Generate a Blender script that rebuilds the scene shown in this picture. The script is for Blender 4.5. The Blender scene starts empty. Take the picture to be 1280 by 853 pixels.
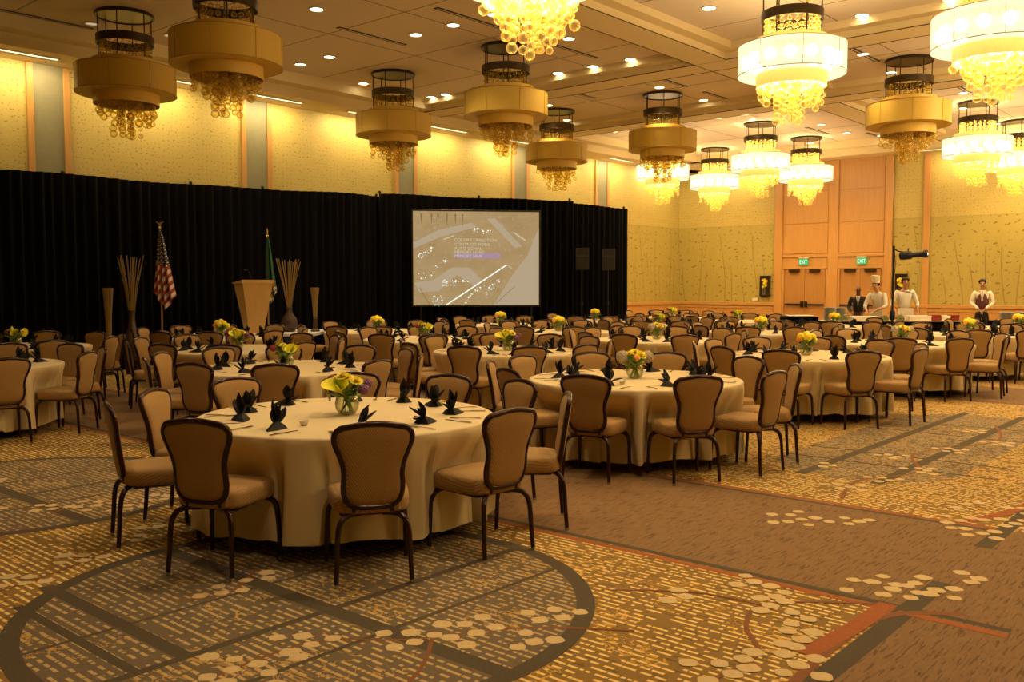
import bpy, bmesh, math, random
from math import sin, cos, pi, radians, sqrt, atan2, hypot
from mathutils import Vector, Matrix
random.seed(7)
S = bpy.context.scene
COL = S.collection

# ------------------------------------------------------------------ camera, world, exposure
FPX, CAM_H, YAW = 1160.0, 1.58, 41.0
PITCH = math.atan((426.5 - 356.0) / FPX)
cd = bpy.data.cameras.new('camera'); cam = bpy.data.objects.new('camera', cd); COL.objects.link(cam)
cd.sensor_width = 36.0; cd.lens = 36.0 * FPX / 1280.0; cd.clip_start = 0.05; cd.clip_end = 200
cam.location = (0, 0, CAM_H)
cam.rotation_euler = (radians(90) - PITCH, 0, radians(YAW))
S.camera = cam
S.view_settings.view_transform = 'Standard'
S.view_settings.look = 'None'
S.view_settings.gamma = 1.0
S.view_settings.use_curve_mapping = False
S.view_settings.exposure = 0.2
w = bpy.data.worlds.new('world'); S.world = w; w.use_nodes = True
w.node_tree.nodes['Background'].inputs[0].default_value = (1.0, 0.72, 0.38, 1)
w.node_tree.nodes['Background'].inputs[1].default_value = 0.02
S.cycles.max_bounces = 5; S.cycles.diffuse_bounces = 3; S.cycles.glossy_bounces = 2
S.cycles.transmission_bounces = 4; S.cycles.transparent_max_bounces = 20
S.cycles.caustics_reflective = False; S.cycles.caustics_refractive = False
S.cycles.sample_clamp_indirect = 4.0
S.cycles.use_denoising = True

WARM = (1.0, 0.73, 0.41)
P_DOWN = 150.0        # each recessed downlight, W
P_CHAND = 190.0      # each lit chandelier, W
P_WASH = 8.5        # wall-wash slots, W per slot
FRONT_DOWN = 0.75    # dimmed zone near the camera

# ------------------------------------------------------------------ object helpers
def tag(o, label=None, cat=None, group=None, kind=None):
    if label: o['label'] = label
    if cat: o['category'] = cat
    if group: o['group'] = group
    if kind: o['kind'] = kind
    return o
def empty(name, loc=(0, 0, 0), rz=0.0, label=None, cat=None, group=None):
    o = bpy.data.objects.new(name, None); COL.objects.link(o)
    o.empty_display_size = 0.1
    o.location = loc; o.rotation_euler = (0, 0, rz)
    return tag(o, label, cat, group)
def put(name, me, parent=None, loc=None, rot=None, scale=None):
    o = bpy.data.objects.new(name, me); COL.objects.link(o)
    if parent is not None: o.parent = parent
    if loc is not None: o.location = loc
    if rot is not None: o.rotation_euler = rot
    if scale is not None: o.scale = scale
    return o
def copy_tree(root, loc, rz):
    c = root.copy(); COL.objects.link(c); c.location = loc; c.rotation_euler = (0, 0, rz)
    for ch in root.children:
        d = ch.copy(); COL.objects.link(d); d.parent = c
        for g in ch.children:
            e = g.copy(); COL.objects.link(e); e.parent = d
    return c

class MB:
    """mesh builder: collects shapes, builds one mesh"""
    def __init__(s): s.v = []; s.f = []; s.m = []; s.mi = 0
    def add(s, vs, fs):
        n = len(s.v); s.v += [tuple(p) for p in vs]
        s.f += [tuple(i + n for i in f) for f in fs]; s.m += [s.mi] * len(fs)
        return s
    def box(s, x0, x1, y0, y1, z0, z1):
        return s.add([(x0, y0, z0), (x1, y0, z0), (x1, y1, z0), (x0, y1, z0), (x0, y0, z1), (x1, y0, z1), (x1, y1, z1), (x0, y1, z1)],
                     [(0, 3, 2, 1), (4, 5, 6, 7), (0, 1, 5, 4), (1, 2, 6, 5), (2, 3, 7, 6), (3, 0, 4, 7)])
    def bevbox(s, x0, x1, y0, y1, z0, z1, b=0.005):
        def ring(d, z):
            return [(x0 + d + b, y0 + d, z), (x1 - d - b, y0 + d, z), (x1 - d, y0 + d + b, z), (x1 - d, y1 - d - b, z),
                    (x1 - d - b, y1 - d, z), (x0 + d + b, y1 - d, z), (x0 + d, y1 - d - b, z), (x0 + d, y0 + d + b, z)]
        return s.loft([ring(b, z0), ring(0, z0 + b), ring(0, z1 - b), ring(b, z1)])
    def loft(s, rings, cap0=True, cap1=True, closed=True):
        n = len(rings[0]); vs = [p for r in rings for p in r]; fs = []
        for i in range(len(rings) - 1):
            for j in range(n if closed else n - 1):
                k = (j + 1) % n
                fs.append((i * n + j, i * n + k, (i + 1) * n + k, (i + 1) * n + j))
        if cap0: fs.append(tuple(reversed(range(n))))
        if cap1: fs.append(tuple((len(rings) - 1) * n + j for j in range(n)))
        return s.add(vs, fs)
    def lathe(s, prof, n=24, c=(0, 0, 0), cap0=True, cap1=True, rx=1.0, ry=1.0):
        rings = [[(c[0] + rx * r * cos(2 * pi * j / n), c[1] + ry * r * sin(2 * pi * j / n), c[2] + z) for j in range(n)] for r, z in prof]
        return s.loft(rings, cap0, cap1)
    def tube(s, path, r, n=8, closed=False, cap=True):
        P = [Vector(p) for p in path]; m = len(P); rings = []
        up = None
        for i in range(m):
            if closed: t = P[(i + 1) % m] - P[i - 1]
            else: t = P[min(i + 1, m - 1)] - P[max(i - 1, 0)]
            t.normalize()
            if up is None:
                up = Vector((0, 0, 1)) if abs(t.z) < 0.9 else Vector((0, 1, 0))
            a = up - t * up.dot(t); a.normalize(); up = a
            b = t.cross(a)
            rr = r[i] if isinstance(r, (list, tuple)) else r
            rings.append([tuple(P[i] + (a * cos(2 * pi * j / n) + b * sin(2 * pi * j / n)) * rr) for j in range(n)])
        if closed: rings.append(rings[0]); return s.loft(rings, False, False)
        return s.loft(rings, cap, cap)
    def sphere(s, c, r, nu=10, nv=6, sx=1, sy=1, sz=1):
        prof = [(max(r * sin(pi * i / nv), 1e-4), -r * cos(pi * i / nv) * sz) for i in range(nv + 1)]
        return s.lathe(prof, nu, c, rx=sx, ry=sy)
    def ico(s, c, r):
        bm = bmesh.new(); bmesh.ops.create_icosphere(bm, subdivisions=2, radius=r)
        vs = [(v.co.x + c[0], v.co.y + c[1], v.co.z + c[2]) for v in bm.verts]
        fs = [tuple(v.index for v in f.verts) for f in bm.faces]; bm.free()
        return s.add(vs, fs)
    def quad(s, a, b, c, d): return s.add([a, b, c, d], [(0, 1, 2, 3)])
    def mesh(s, name, mats, smooth=True, angle=40):
        me = bpy.data.meshes.new(name); me.from_pydata(s.v, [], s.f)
        for m in (mats if isinstance(mats, (list, tuple)) else [mats]): me.materials.append(m)
        if max(s.m or [0]) > 0: me.polygons.foreach_set('material_index', s.m)
        if smooth:
            me.polygons.foreach_set('use_smooth', [True] * len(me.polygons))
            me.set_sharp_from_angle(angle=radians(angle))
        me.update()
        return me
    def build(s, name, mats, parent=None, smooth=True, angle=40, **k):
        return put(name, s.mesh(name, mats, smooth, angle), parent, **k)
def catmull(pts, sub=4, closed=False):
    P = [Vector(p) for p in pts]; n = len(P); out = []
    for i in range(n if closed else n - 1):
        if closed: a, b, c, d = P[i - 1], P[i], P[(i + 1) % n], P[(i + 2) % n]
        else: a, b, c, d = P[max(i - 1, 0)], P[i], P[i + 1], P[min(i + 2, n - 1)]
        for k in range(sub):
            t = k / sub
            out.append(tuple(0.5 * ((2 * b) + (c - a) * t + (2 * a - 5 * b + 4 * c - d) * t * t + (3 * b - 3 * c + d - a) * t ** 3)))
    if not closed: out.append(tuple(P[-1]))
    return out

# ------------------------------------------------------------------ material helpers
class NT:
    def __init__(s, name):
        s.mat = bpy.data.materials.new(name); s.mat.use_nodes = True
        s.t = s.mat.node_tree; s.n = s.t.nodes; s.b = s.n['Principled BSDF']; s.out = s.n['Material Output']
        s._co = None
    def node(s, typ, **k):
        x = s.n.new(typ)
        for a, b in k.items(): setattr(x, a, b)
        return x
    def link(s, a, b): s.t.links.new(a, b)
    def setin(s, sock, val):
        if isinstance(val, V): s.link(val.o, sock)
        elif isinstance(val, bpy.types.NodeSocket): s.link(val, sock)
        else: sock.default_value = val
    def math(s, op, a, b=None, c=None):
        x = s.node('ShaderNodeMath', operation=op); s.setin(x.inputs[0], a)
        if b is not None: s.setin(x.inputs[1], b)
        if c is not None: s.setin(x.inputs[2], c)
        return V(s, x.outputs[0])
    def coord(s, kind='Object'):
        if s._co is None:
            tc = s.node('ShaderNodeTexCoord'); s._co = tc
        return s._co.outputs[kind]
    def xyz(s, kind='Object'):
        x = s.node('ShaderNodeSeparateXYZ'); s.link(s.coord(kind), x.inputs[0])
        return [V(s, o) for o in x.outputs]
    def vec(s, x, y=0.0, z=0.0):
        c = s.node('ShaderNodeCombineXYZ')
        for i, v in enumerate((x, y, z)): s.setin(c.inputs[i], v)
        return c.outputs[0]
    def noise(s, scale, vec=None, detail=3, rough=0.5, dist=0.0):
        x = s.node('ShaderNodeTexNoise'); x.inputs['Scale'].default_value = scale; x.inputs['Detail'].default_value = detail
        x.inputs['Roughness'].default_value = rough; x.inputs['Distortion'].default_value = dist
        s.link(vec if vec is not None else s.coord(), x.inputs['Vector']); return V(s, x.outputs['Fac'])
    def white(s, vec):
        x = s.node('ShaderNodeTexWhiteNoise'); x.noise_dimensions = '3D'; s.link(vec, x.inputs['Vector']); return V(s, x.outputs['Value'])
    def mix(s, fac, a, b):
        x = s.node('ShaderNodeMix', data_type='RGBA'); s.setin(x.inputs[0], fac)
        s.setin(x.inputs[6], col(a)); s.setin(x.inputs[7], col(b)); return x.outputs[2]
    def bump(s, h, strength=0.3, dist=0.01):
        x = s.node('ShaderNodeBump'); x.inputs['Strength'].default_value = strength; x.inputs['Distance'].default_value = dist
        s.setin(x.inputs['Height'], h); s.link(x.outputs[0], s.b.inputs['Normal'])
    def base(s, c): s.setin(s.b.inputs['Base Color'], col(c)); return s
    def p(s, **k):
        for a, b in k.items(): s.setin(s.b.inputs[a.replace('_', ' ')], b)
        return s
def col(c): return (c[0], c[1], c[2], 1.0) if isinstance(c, tuple) and len(c) == 3 else c
class V:
    def __init__(s, nt, o): s.nt, s.o = nt, o
    def __add__(s, b): return s.nt.math('ADD', s, b)
    def __radd__(s, b): return s.nt.math('ADD', s, b)
    def __sub__(s, b): return s.nt.math('SUBTRACT', s, b)
    def __rsub__(s, b): return s.nt.math('SUBTRACT', b, s)
    def __mul__(s, b): return s.nt.math('MULTIPLY', s, b)
    def __rmul__(s, b): return s.nt.math('MULTIPLY', s, b)
    def __truediv__(s, b): return s.nt.math('DIVIDE', s, b)
    def __gt__(s, b): return s.nt.math('GREATER_THAN', s, b)
    def __lt__(s, b): return s.nt.math('LESS_THAN', s, b)
    def floor(s): return s.nt.math('FLOOR', s)
    def frac(s): return s.nt.math('FRACT', s)
    def abs(s): return s.nt.math('ABSOLUTE', s)
    def sin(s): return s.nt.math('SINE', s)
    def max(s, b): return s.nt.math('MAXIMUM', s, b)
    def min(s, b): return s.nt.math('MINIMUM', s, b)

def plain(name, c, rough=0.6, metal=0.0, var=0.12, scale=8.0, **k):
    m = NT(name); n = m.noise(scale)
    d = tuple(x * (1 - var) for x in c); l = tuple(min(1, x * (1 + var)) for x in c)
    m.base(m.mix(n, d, l)); m.p(Roughness=rough, Metallic=metal, **k); return m.mat
def emit(name, c, st):
    m = NT(name); m.base((0.02, 0.02, 0.02)); m.p(Emission_Color=col(c), Emission_Strength=st); return m.mat
def wood(name, a, b, rough=0.4, scale=1.0, axis='z'):
    m = NT(name); x, y, z = m.xyz()
    v = m.vec(x * 14.0 * scale, y * 14.0 * scale, z * 0.9 * scale) if axis == 'z' else m.vec(x * 0.9 * scale, y * 14.0 * scale, z * 14.0 * scale)
    n = m.noise(1.6, v, 5, 0.6, 0.6)
    m.base(m.mix(n, a, b)); m.p(Roughness=rough); return m.mat

M = {}
# chair upholstery: camel cloth woven in small diamonds
m = NT('camel_fabric'); x, y, z = m.xyz()
u = (x + y * 0.7); v2 = (z + y * 0.7)
dg = (((u * 230.0 + v2 * 170.0).sin()).abs() * ((u * 230.0 - v2 * 170.0).sin()).abs())
n = m.noise(40.0)
m.base(m.mix(dg * 0.8 + n * 0.25, (0.24, 0.130, 0.036), (0.46, 0.275, 0.085))); m.p(Roughness=0.75, Sheen_Weight=0.08)
m.bump(dg, 0.5, 0.003); M['fabric'] = m.mat
M['frame'] = plain('mahogany_metal', (0.030, 0.009, 0.007), 0.22, 0.35, 0.1)
M['glide'] = plain('glide_nickel', (0.6, 0.58, 0.52), 0.25, 0.9)
# table linen
m = NT('cream_linen'); n = m.noise(5.0, detail=4); wv = m.noise(300.0, detail=1)
m.base(m.mix(n, (0.62, 0.50, 0.28), (0.69, 0.565, 0.33))); m.p(Roughness=0.8, Sheen_Weight=0.15); m.bump(wv, 0.15, 0.002); M['linen'] = m.mat
m = NT('black_napkin_cloth'); n = m.noise(20.0); m.base(m.mix(n, (0.002, 0.0018, 0.002), (0.005, 0.0045, 0.005))); m.p(Roughness=0.7, Specular_IOR_Level=0.25); M['napkin'] = m.mat
M['steel'] = plain('cutlery_steel', (0.42, 0.34, 0.22), 0.18, 1.0)
M['table_top'] = plain('plywood_top', (0.25, 0.16, 0.08), 0.6)
M['table_leg'] = plain('dark_table_leg', (0.02, 0.018, 0.016), 0.5, 0.4)
M['ceramic'] = plain('white_ceramic', (0.75, 0.70, 0.60), 0.25)
# walls
def wallpaper(name, axis):
    m = NT(name); x, y, z = m.xyz(); a = y if axis == 'y' else x
    # upper field: scattered short dashes
    def dashes(sc, seed):
        gx, gz = a * sc, z * sc * 1.05
        cx, cz = gx.floor(), gz.floor()
        r1 = m.white(m.vec(cx, cz, seed)); r2 = m.white(m.vec(cx, cz, seed + 1.3)); r3 = m.white(m.vec(cx, cz, seed + 5.1))
        fx, fz = gx.frac() - 0.5 - (r1 - 0.5) * 0.5, gz.frac() - 0.5 - (r2 - 0.5) * 0.5
        t = (r3 - 0.5) * 6.0
        p_ = fx + fz * t; q_ = fz - fx * t
        return (p_ * p_ * 22.0 + q_ * q_ * 160.0) < 1.0
    up = dashes(9.5, 2.0).max(dashes(11.0, 9.0))
    # lower field: leaning stems with leaves
    sx = a + (z * 1.3 + (a * 1.1).floor() * 1.7).sin() * 0.10 + z * 0.05
    cell = (sx * 2.4).floor()
    rr = m.white(m.vec(cell, 3.0, 1.0))
    fxs = (sx * 2.4).frac() - 0.2 - rr * 0.6
    stem = (fxs.abs() < 0.032) * (z < (rr * 1.6 + 1.9))
    leaf = dashes(4.2, 21.0).max(dashes(3.3, 33.0))
    low = stem * 0.7 + leaf
    isup = z > 3.52
    pat = isup * up + (1.0 - isup) * low
    seam = ((z - 3.52).abs() < 0.012).max(((a * 0.82).frac() < 0.006) * (z < 3.52))
    n = m.noise(2.5, detail=4)
    g = m.mix(n, (0.48, 0.385, 0.115), (0.56, 0.445, 0.14)); gl = m.mix(n, (0.385, 0.315, 0.078), (0.45, 0.365, 0.10))
    g = m.mix(isup, gl, g)
    g = m.mix(pat.min(1.0) * 0.78, g, (0.15, 0.115, 0.03)); g = m.mix(seam * 0.25, g, (0.15, 0.11, 0.04))
    m.base(g); m.p(Roughness=0.55); m.bump(m.noise(60.0), 0.1, 0.002); return m.mat
M['paper_y'] = wallpaper('gold_wallpaper_side', 'y')
M['paper_x'] = wallpaper('gold_wallpaper_end', 'x')
M['maple'] = wood('honey_maple', (0.42, 0.215, 0.060), (0.62, 0.345, 0.110), 0.4)
M['maple_dark'] = wood('maple_trim', (0.33, 0.16, 0.045), (0.50, 0.26, 0.080), 0.4)
M['pilaster'] = plain('grey_green_panel', (0.24, 0.23, 0.14), 0.5)
M['ceil'] = plain('ceiling_paint', (0.72, 0.60, 0.47), 0.9, 0, 0.04, 0.7)
M['beam'] = plain('beam_paint', (0.74, 0.61, 0.35), 0.85, 0, 0.04, 1.0)
M['beam_groove'] = plain('beam_groove', (0.12, 0.085, 0.045), 0.9)
M['slot'] = plain('slot_diffuser_black', (0.05, 0.038, 0.026), 0.8)
M['can_trim'] = plain('can_trim', (0.62, 0.55, 0.42), 0.5)
M['can_glow'] = emit('downlight_glow', (1.0, 0.80, 0.50), 14.0)
M['can_dim'] = emit('downlight_dim_glow', (1.0, 0.75, 0.42), 0.45)
M['slot_glow'] = emit('slot_glow', (1.0, 0.83, 0.5), 1.6)
# carpets
def carpet(name, interior):
    m = NT(name); x, y, z = m.xyz()
    def cells(py, px, seed, fill, thr):
        row = (y / py).floor(); r0 = m.white(m.vec(row, seed, 0.0))
        gx = x / px + r0 * 7.0; c = gx.floor(); r = m.white(m.vec(c, row, seed + 2.0))
        return ((y / py).frac() < 0.36) * (gx.frac() < fill * (0.55 + 0.45 * r)) * (r > thr)
    if interior == 'plain':      # brown heathered aisle, streaked along X
        st = m.noise(3.0, m.vec(x * 26.0, y * 3.0, 0.0), 4, 0.65)
        st2 = m.noise(1.2, detail=3)
        line = (m.noise(2.0, m.vec(x * 34.0, y * 3.2, 7.0), 3, 0.65) > 0.575)
        c = m.mix(st, (0.105, 0.055, 0.022), (0.29, 0.170, 0.072))
        c = m.mix(line * 0.72, c, (0.045, 0.027, 0.012)); c = m.mix(st2 * 0.35, c, (0.22, 0.11, 0.035))
    else:
        d = cells(0.046, 0.070, 4.0, 0.80, 0.36); d2 = cells(0.046, 0.030, 11.0, 0.75, 0.55)
        big = m.noise(1.3, detail=3)
        w1 = m.noise(4.5, m.vec(x * 1.0, y * 2.2, 0.0), 3, 0.55, 1.2)
        swirl = ((w1 - 0.5).abs() < 0.016) * (m.noise(3.1, m.vec(x, y, 5.0), 2) > 0.54)
        fine = m.noise(60.0, detail=2)
        if interior == 'taupe':
            c = m.mix(fine, (0.105, 0.076, 0.042), (0.165, 0.122, 0.070))
            c = m.mix(d.max(d2) * (0.30 + big * 0.9), c, (0.60, 0.42, 0.17))
            c = m.mix(swirl * 0.75, c, (0.52, 0.31, 0.07))
        else:
            c = m.mix(fine * 0.6 + big * 0.4, (0.155, 0.088, 0.018), (0.30, 0.175, 0.036))
            c = m.mix(d.max(d2) * (0.55 + big * 0.9), c, (0.80, 0.57, 0.20))
            dk = cells(0.042, 0.12, 31.0, 0.5, 0.6)
            c = m.mix(dk * (1.0 - d) * 0.6, c, (0.085, 0.055, 0.020))
            c = m.mix(swirl * 0.8, c, (0.66, 0.38, 0.07))
    m.base(c); m.p(Roughness=0.95); m.bump(m.noise(220.0, detail=1), 0.3, 0.004); return m.mat
M['c_gold'] = carpet('carpet_gold', 'gold'); M['c_taupe'] = carpet('carpet_taupe', 'taupe'); M['c_plain'] = carpet('carpet_brown', 'plain')
M['c_dark'] = plain('carpet_band', (0.070, 0.052, 0.028), 0.95, 0, 0.3, 60)
M['c_red'] = plain('carpet_rust', (0.30, 0.085, 0.020), 0.95, 0, 0.25, 40)
M['c_twig'] = plain('carpet_twig', (0.20, 0.075, 0.025), 0.95, 0, 0.25, 40)
M['c_bloom'] = plain('carpet_blossom', (0.56, 0.42, 0.21), 0.95, 0, 0.16, 30)
# black velvet
m = NT('black_velvet'); n = m.noise(3.0); m.base(m.mix(n, (0.0015, 0.0013, 0.0015), (0.0035, 0.003, 0.003))); m.p(Roughness=0.9); m.p(Specular_IOR_Level=0.1); M['velvet'] = m.mat
M['black_metal'] = plain('black_metal', (0.008, 0.008, 0.008), 0.4, 0.3)
M['black_plastic'] = plain('black_plastic', (0.012, 0.012, 0.012), 0.5)
M['grille'] = plain('speaker_grille', (0.010, 0.009, 0.009), 0.7)
M['bronze'] = plain('bronze_metal', (0.055, 0.038, 0.016), 0.38, 0.7)
# ------------------------------------------------------------------ building shell
XL, XR, YF, YB = -16.9, 5.0, -5.0, 28.3
ZC = 5.81
def struct(name, mb, mats, **k):
    o = mb.build(name, mats, **k); o['kind'] = 'structure'; return o

# floor: one carpet mesh, its woven motif laid in as faces of the same mesh
fl = MB(); FM = [M['c_gold'], M['c_plain'], M['c_taupe'], M['c_dark'], M['c_red'], M['c_twig'], M['c_bloom']]
fl.mi = 0; fl.quad((XL, YF, 0), (XR, YF, 0), (XR, YB, 0), (XL, YB, 0))
def rect(mi, x0, x1, y0, y1, z):
    fl.mi = mi; fl.quad((x0, y0, z), (x1, y0, z), (x1, y1, z), (x0, y1, z))
def poly(mi, pts, z):
    fl.mi = mi; fl.add([(p[0], p[1], z) for p in pts], [tuple(range(len(pts)))])
def strip(mi, pts, wd, z):
    fl.mi = mi
    P = [Vector((p[0], p[1], 0)) for p in pts]; vs = []
    for i, q in enumerate(P):
        t = (P[min(i + 1, len(P) - 1)] - P[max(i - 1, 0)]).normalized(); nn = Vector((-t.y, t.x, 0))
        ww = (wd[i] if isinstance(wd, list) else wd) / 2
        vs += [(q.x + nn.x * ww, q.y + nn.y * ww, z), (q.x - nn.x * ww, q.y - nn.y * ww, z)]
    fl.add(vs, [(2 * i + 1, 2 * i + 3, 2 * i + 2, 2 * i) for i in range(len(P) - 1)])
for y0, y1 in ((4.62, 6.50), (13.6, 15.6), (22.6, 24.6), (-4.6, -2.6)): rect(1, XL, XR, y0, y1, 0.0010)
rect(1, -1.40, 0.9, YF, 7.2, 0.0012)
for y0 in (4.52, 13.5, 22.5):
    rect(4, XL, -1.0, y0, y0 + 0.055, 0.0014); rect(3, XL, -1.0, y0 + 0.075, y0 + 0.125, 0.0014)
for y0 in (6.50, 15.6, 24.6):
    rect(4, XL, -1.5, y0, y0 + 0.05, 0.0014); rect(3, XL, -1.5, y0 - 0.06, y0 - 0.02, 0.0014)
rect(3, -1.50, -1.40, YF, 5.15, 0.0016); rect(3, -1.52, -1.42, 6.0, 8.6, 0.0016)
def ringp(cx, cy, r, n=72): return [(cx + r * cos(2 * pi * k / n), cy + r * sin(2 * pi * k / n)) for k in range(n)]
def capsule(cx, y0, y1, r, n=24):
    return [(cx + r * cos(pi * k / n), y1 + r * sin(pi * k / n)) for k in range(n + 1)] + [(cx - r * cos(pi * k / n), y0 - r * sin(pi * k / n)) for k in range(n + 1)]
for k in range(4):
    cx = -3.77 - 3.72 * k; cy = 2.82
    poly(3, ringp(cx, cy, 1.41), 0.0018); poly(2, ringp(cx, cy, 1.32), 0.0020)
    for yy, wd in ((cy - 0.82, 0.075), (cy - 1.04, 0.05), (cy - 0.06, 0.10)):
        h = sqrt(max(0, 1.36 ** 2 - (yy - cy) ** 2)); rect(3, cx - h - (0.12 if wd < 0.09 else 0), cx + h if wd > 0.09 else cx + 0.2, yy - wd / 2, yy + wd / 2, 0.0022)
    for xx, wd in ((cx + 0.2, 0.05), (cx + 0.62, 0.03), (cx - 0.35, 0.025)):
        h = sqrt(1.36 ** 2 - (xx - cx) ** 2); rect(3, xx - wd / 2, xx + wd / 2, cy - h, cy + h, 0.0023)
for k in range(5):
    for cy0, cy1 in ((8.2, 11.3), (17.4, 20.4)):
        cx = -2.95 - 3.72 * k
        poly(2, capsule(cx, cy0, cy1, 0.78), 0.0018)
        for xx in (cx - 0.28, cx + 0.35): rect(3, xx - 0.05, xx + 0.05, cy0 - 0.8, cy1 + 1.0, 0.0020)
        for yy in (cy0 + 0.0, cy0 + 0.55, cy0 + 2.1, cy0 + 2.9): rect(3, cx - 0.8, cx + 1.05, yy - 0.02, yy + 0.02, 0.0021)
# blossom branches
rb = random.Random(5)
def blossom(cx, cy, r=0.052):
    r *= 0.86
    n = 12; a = rb.uniform(0, 3)
    pts = [(cx + r * (1 + 0.08 * sin(4 * t + a)) * cos(t), cy + r * (1 + 0.08 * sin(4 * t + a)) * sin(t)) for t in [2 * pi * i / n for i in range(n)]]
    zz = 0.0028 + rb.random() * 0.0008
    poly(6, pts, zz)
def cluster(cx, cy, n, spread=0.16):
    for i in range(n):
        a = 2.4 * i + rb.uniform(-.3, .3); d = spread * sqrt((i + 0.4) / n)
        blossom(cx + d * cos(a), cy + d * sin(a), rb.uniform(0.042, 0.056))
def branch(pts, wd, sprigs=()):
    strip(5, catmull([(p[0], p[1], 0) for p in pts], 5), wd, 0.0025)
main = [(-1.62, 3.2), (-1.56, 3.9), (-1.60, 4.4), (-1.52, 4.75), (-1.28, 4.75)]
branch([(-1.50, 3.3), (-1.54, 3.85), (-1.50, 4.45), (-1.22, 4.72)], 0.05)
strip(4, [(-1.60, 3.75), (-1.56, 4.2), (-1.55, 4.62)], 0.09, 0.0026); strip(4, [(-1.48, 4.54), (-1.2, 4.54), (-1.0, 4.54)], 0.05, 0.0024)
branch([(-1.58, 4.6), (-2.0, 4.25), (-1.95, 3.9), (-1.75, 3.6), (-1.8, 3.1)], 0.025)
branch([(-2.0, 4.2), (-2.35, 4.15), (-2.7, 3.9)], 0.018)
for c in ((-1.66, 4.86, 9), (-1.48, 5.0, 7), (-2.02, 4.22, 4), (-2.4, 4.05, 3), (-2.05, 4.45, 3), (-1.62, 3.62, 8), (-1.78, 3.35, 7), (-1.72, 3.9, 4), (-1.36, 5.35, 3), (-2.25, 4.5, 3), (-2.62, 5.93, 9), (-2.3, 6.12, 4), (-1.8, 4.15, 3)):
    cluster(c[0], c[1], c[2], 0.05 + 0.02 * c[2])
for k in range(4):
    ox = -3.72 * k
    branch([(-2.3 + ox, 3.5), (-2.7 + ox, 3.2), (-3.0 + ox, 2.75), (-3.3 + ox, 2.45), (-3.3 + ox, 1.95)], 0.02)
    branch([(-2.95 + ox, 2.85), (-2.75 + ox, 2.6), (-2.6 + ox, 2.3)], 0.02)
    branch([(-4.4 + ox, 2.9), (-4.15 + ox, 2.55), (-4.3 + ox, 2.3)], 0.02)
    branch([(-5.6 + ox, 2.9), (-5.3 + ox, 2.4), (-5.1 + ox, 1.9), (-5.0 + ox, 1.3)], 0.02)
    for c in ((-2.69, 3.42, 5), (-2.87, 3.0, 7), (-3.0, 2.75, 5), (-3.32, 2.42, 6), (-3.35, 2.05, 6), (-2.6, 3.1, 4), (-4.25, 2.84, 3), (-4.22, 2.55, 4), (-5.32, 2.33, 5), (-5.15, 1.95, 5), (-5.5, 2.75, 5), (-5.7, 3.0, 4), (-3.1, 2.1, 3)):
        cluster(c[0] + ox, c[1], c[2], 0.05 + 0.02 * c[2])
for k in range(6):
    for oy in (0, 9.1):
        ox = -3.72 * k
        branch([(-2.6 + ox, 6.7 + oy), (-2.75 + ox, 7.4 + oy), (-2.5 + ox, 8.1 + oy), (-2.8 + ox, 9.0 + oy), (-2.4 + ox, 10.2 + oy), (-2.7 + ox, 11.4 + oy)], 0.03)
        for c in ((-2.75, 7.15, 7), (-2.6, 7.6, 5), (-2.5, 8.2, 6), (-2.9, 8.7, 5), (-2.6, 9.4, 6), (-2.35, 10.1, 6), (-2.8, 10.8, 6), (-3.2, 7.9, 3)):
            cluster(c[0] + ox, c[1] + oy, c[2], 0.05 + 0.02 * c[2])
strip(4, [(-1.72, 6.6), (-1.58, 7.0), (-1.5, 7.5), (-1.2, 8.0)], 0.08, 0.0026)
for c in ((-1.6, 6.35, 6), (-1.8, 6.6, 5), (-1.5, 6.75, 6), (-1.45, 7.2, 5), (-1.3, 7.7, 6), (-1.25, 6.5, 3), (-1.9, 7.1, 4)): cluster(c[0], c[1], c[2], 0.17)
struct('floor', fl, FM, smooth=False)

# walls
T = 0.2
struct('wall_left', MB().box(XL - T, XL, YF, YB, 0, 6.1), M['paper_y'])
struct('wall_back', MB().box(XL - T, XR + T, YB, YB + T, 0, 6.1), M['paper_x'])
struct('wall_right', MB().box(XR, XR + T, YF, YB, 0, 6.1), M['paper_y'])
struct('wall_front', MB().box(XL - T, XR + T, YF - T, YF, 0, 6.1), M['paper_x'])
# ceiling: coffers at ZC, beams and perimeter soffits below it
ce = MB(); ce.mi = 0; ce.box(XL, XR, YF, YB, ZC, ZC + 0.1)
def prof_beam_x(y0, y1, x0=XL, x1=XR):
    ce.mi = 1; ce.box(x0, x1, y0, y1, 5.56, ZC); ce.box(x0, x1, y0 - 0.22, y0, 5.69, ZC); ce.box(x0, x1, y1, y1 + 0.22, 5.69, ZC)
    ce.mi = 2; ce.box(x0, x1, y0 - 0.008, y0, 5.56, 5.575); ce.box(x0, x1, y1, y1 + 0.02, 5.555, 5.58)
for y in (15.12, 19.58): prof_beam_x(y, y + 0.62)
ce.mi = 1
for a, b in ((-8.72, -8.12), (-0.8, -0.2)):
    ce.box(a, b, YF, YB, 5.562, ZC); ce.box(a - 0.22, a, YF, YB, 5.692, ZC); ce.box(b, b + 0.22, YF, YB, 5.692, ZC)
    ce.mi = 2; ce.box(a - 0.02, a, YF, YB, 5.557, 5.58); ce.box(b, b + 0.008, YF, YB, 5.562, 5.577); ce.mi = 1
ce.box(XL, XL + 0.95, YF, YB, 5.40, ZC); ce.box(XL + 0.95, XL + 1.30, YF, YB, 5.60, ZC)
ce.box(XL, XR, YB - 0.8, YB, 5.40, ZC); ce.box(XL, XR, YB - 1.1, YB - 0.8, 5.60, ZC)
ce.box(XR - 0.9, XR, YF, YB, 5.40, ZC); ce.box(XL, XR, YF, YF + 0.8, 5.40, ZC)
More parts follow.
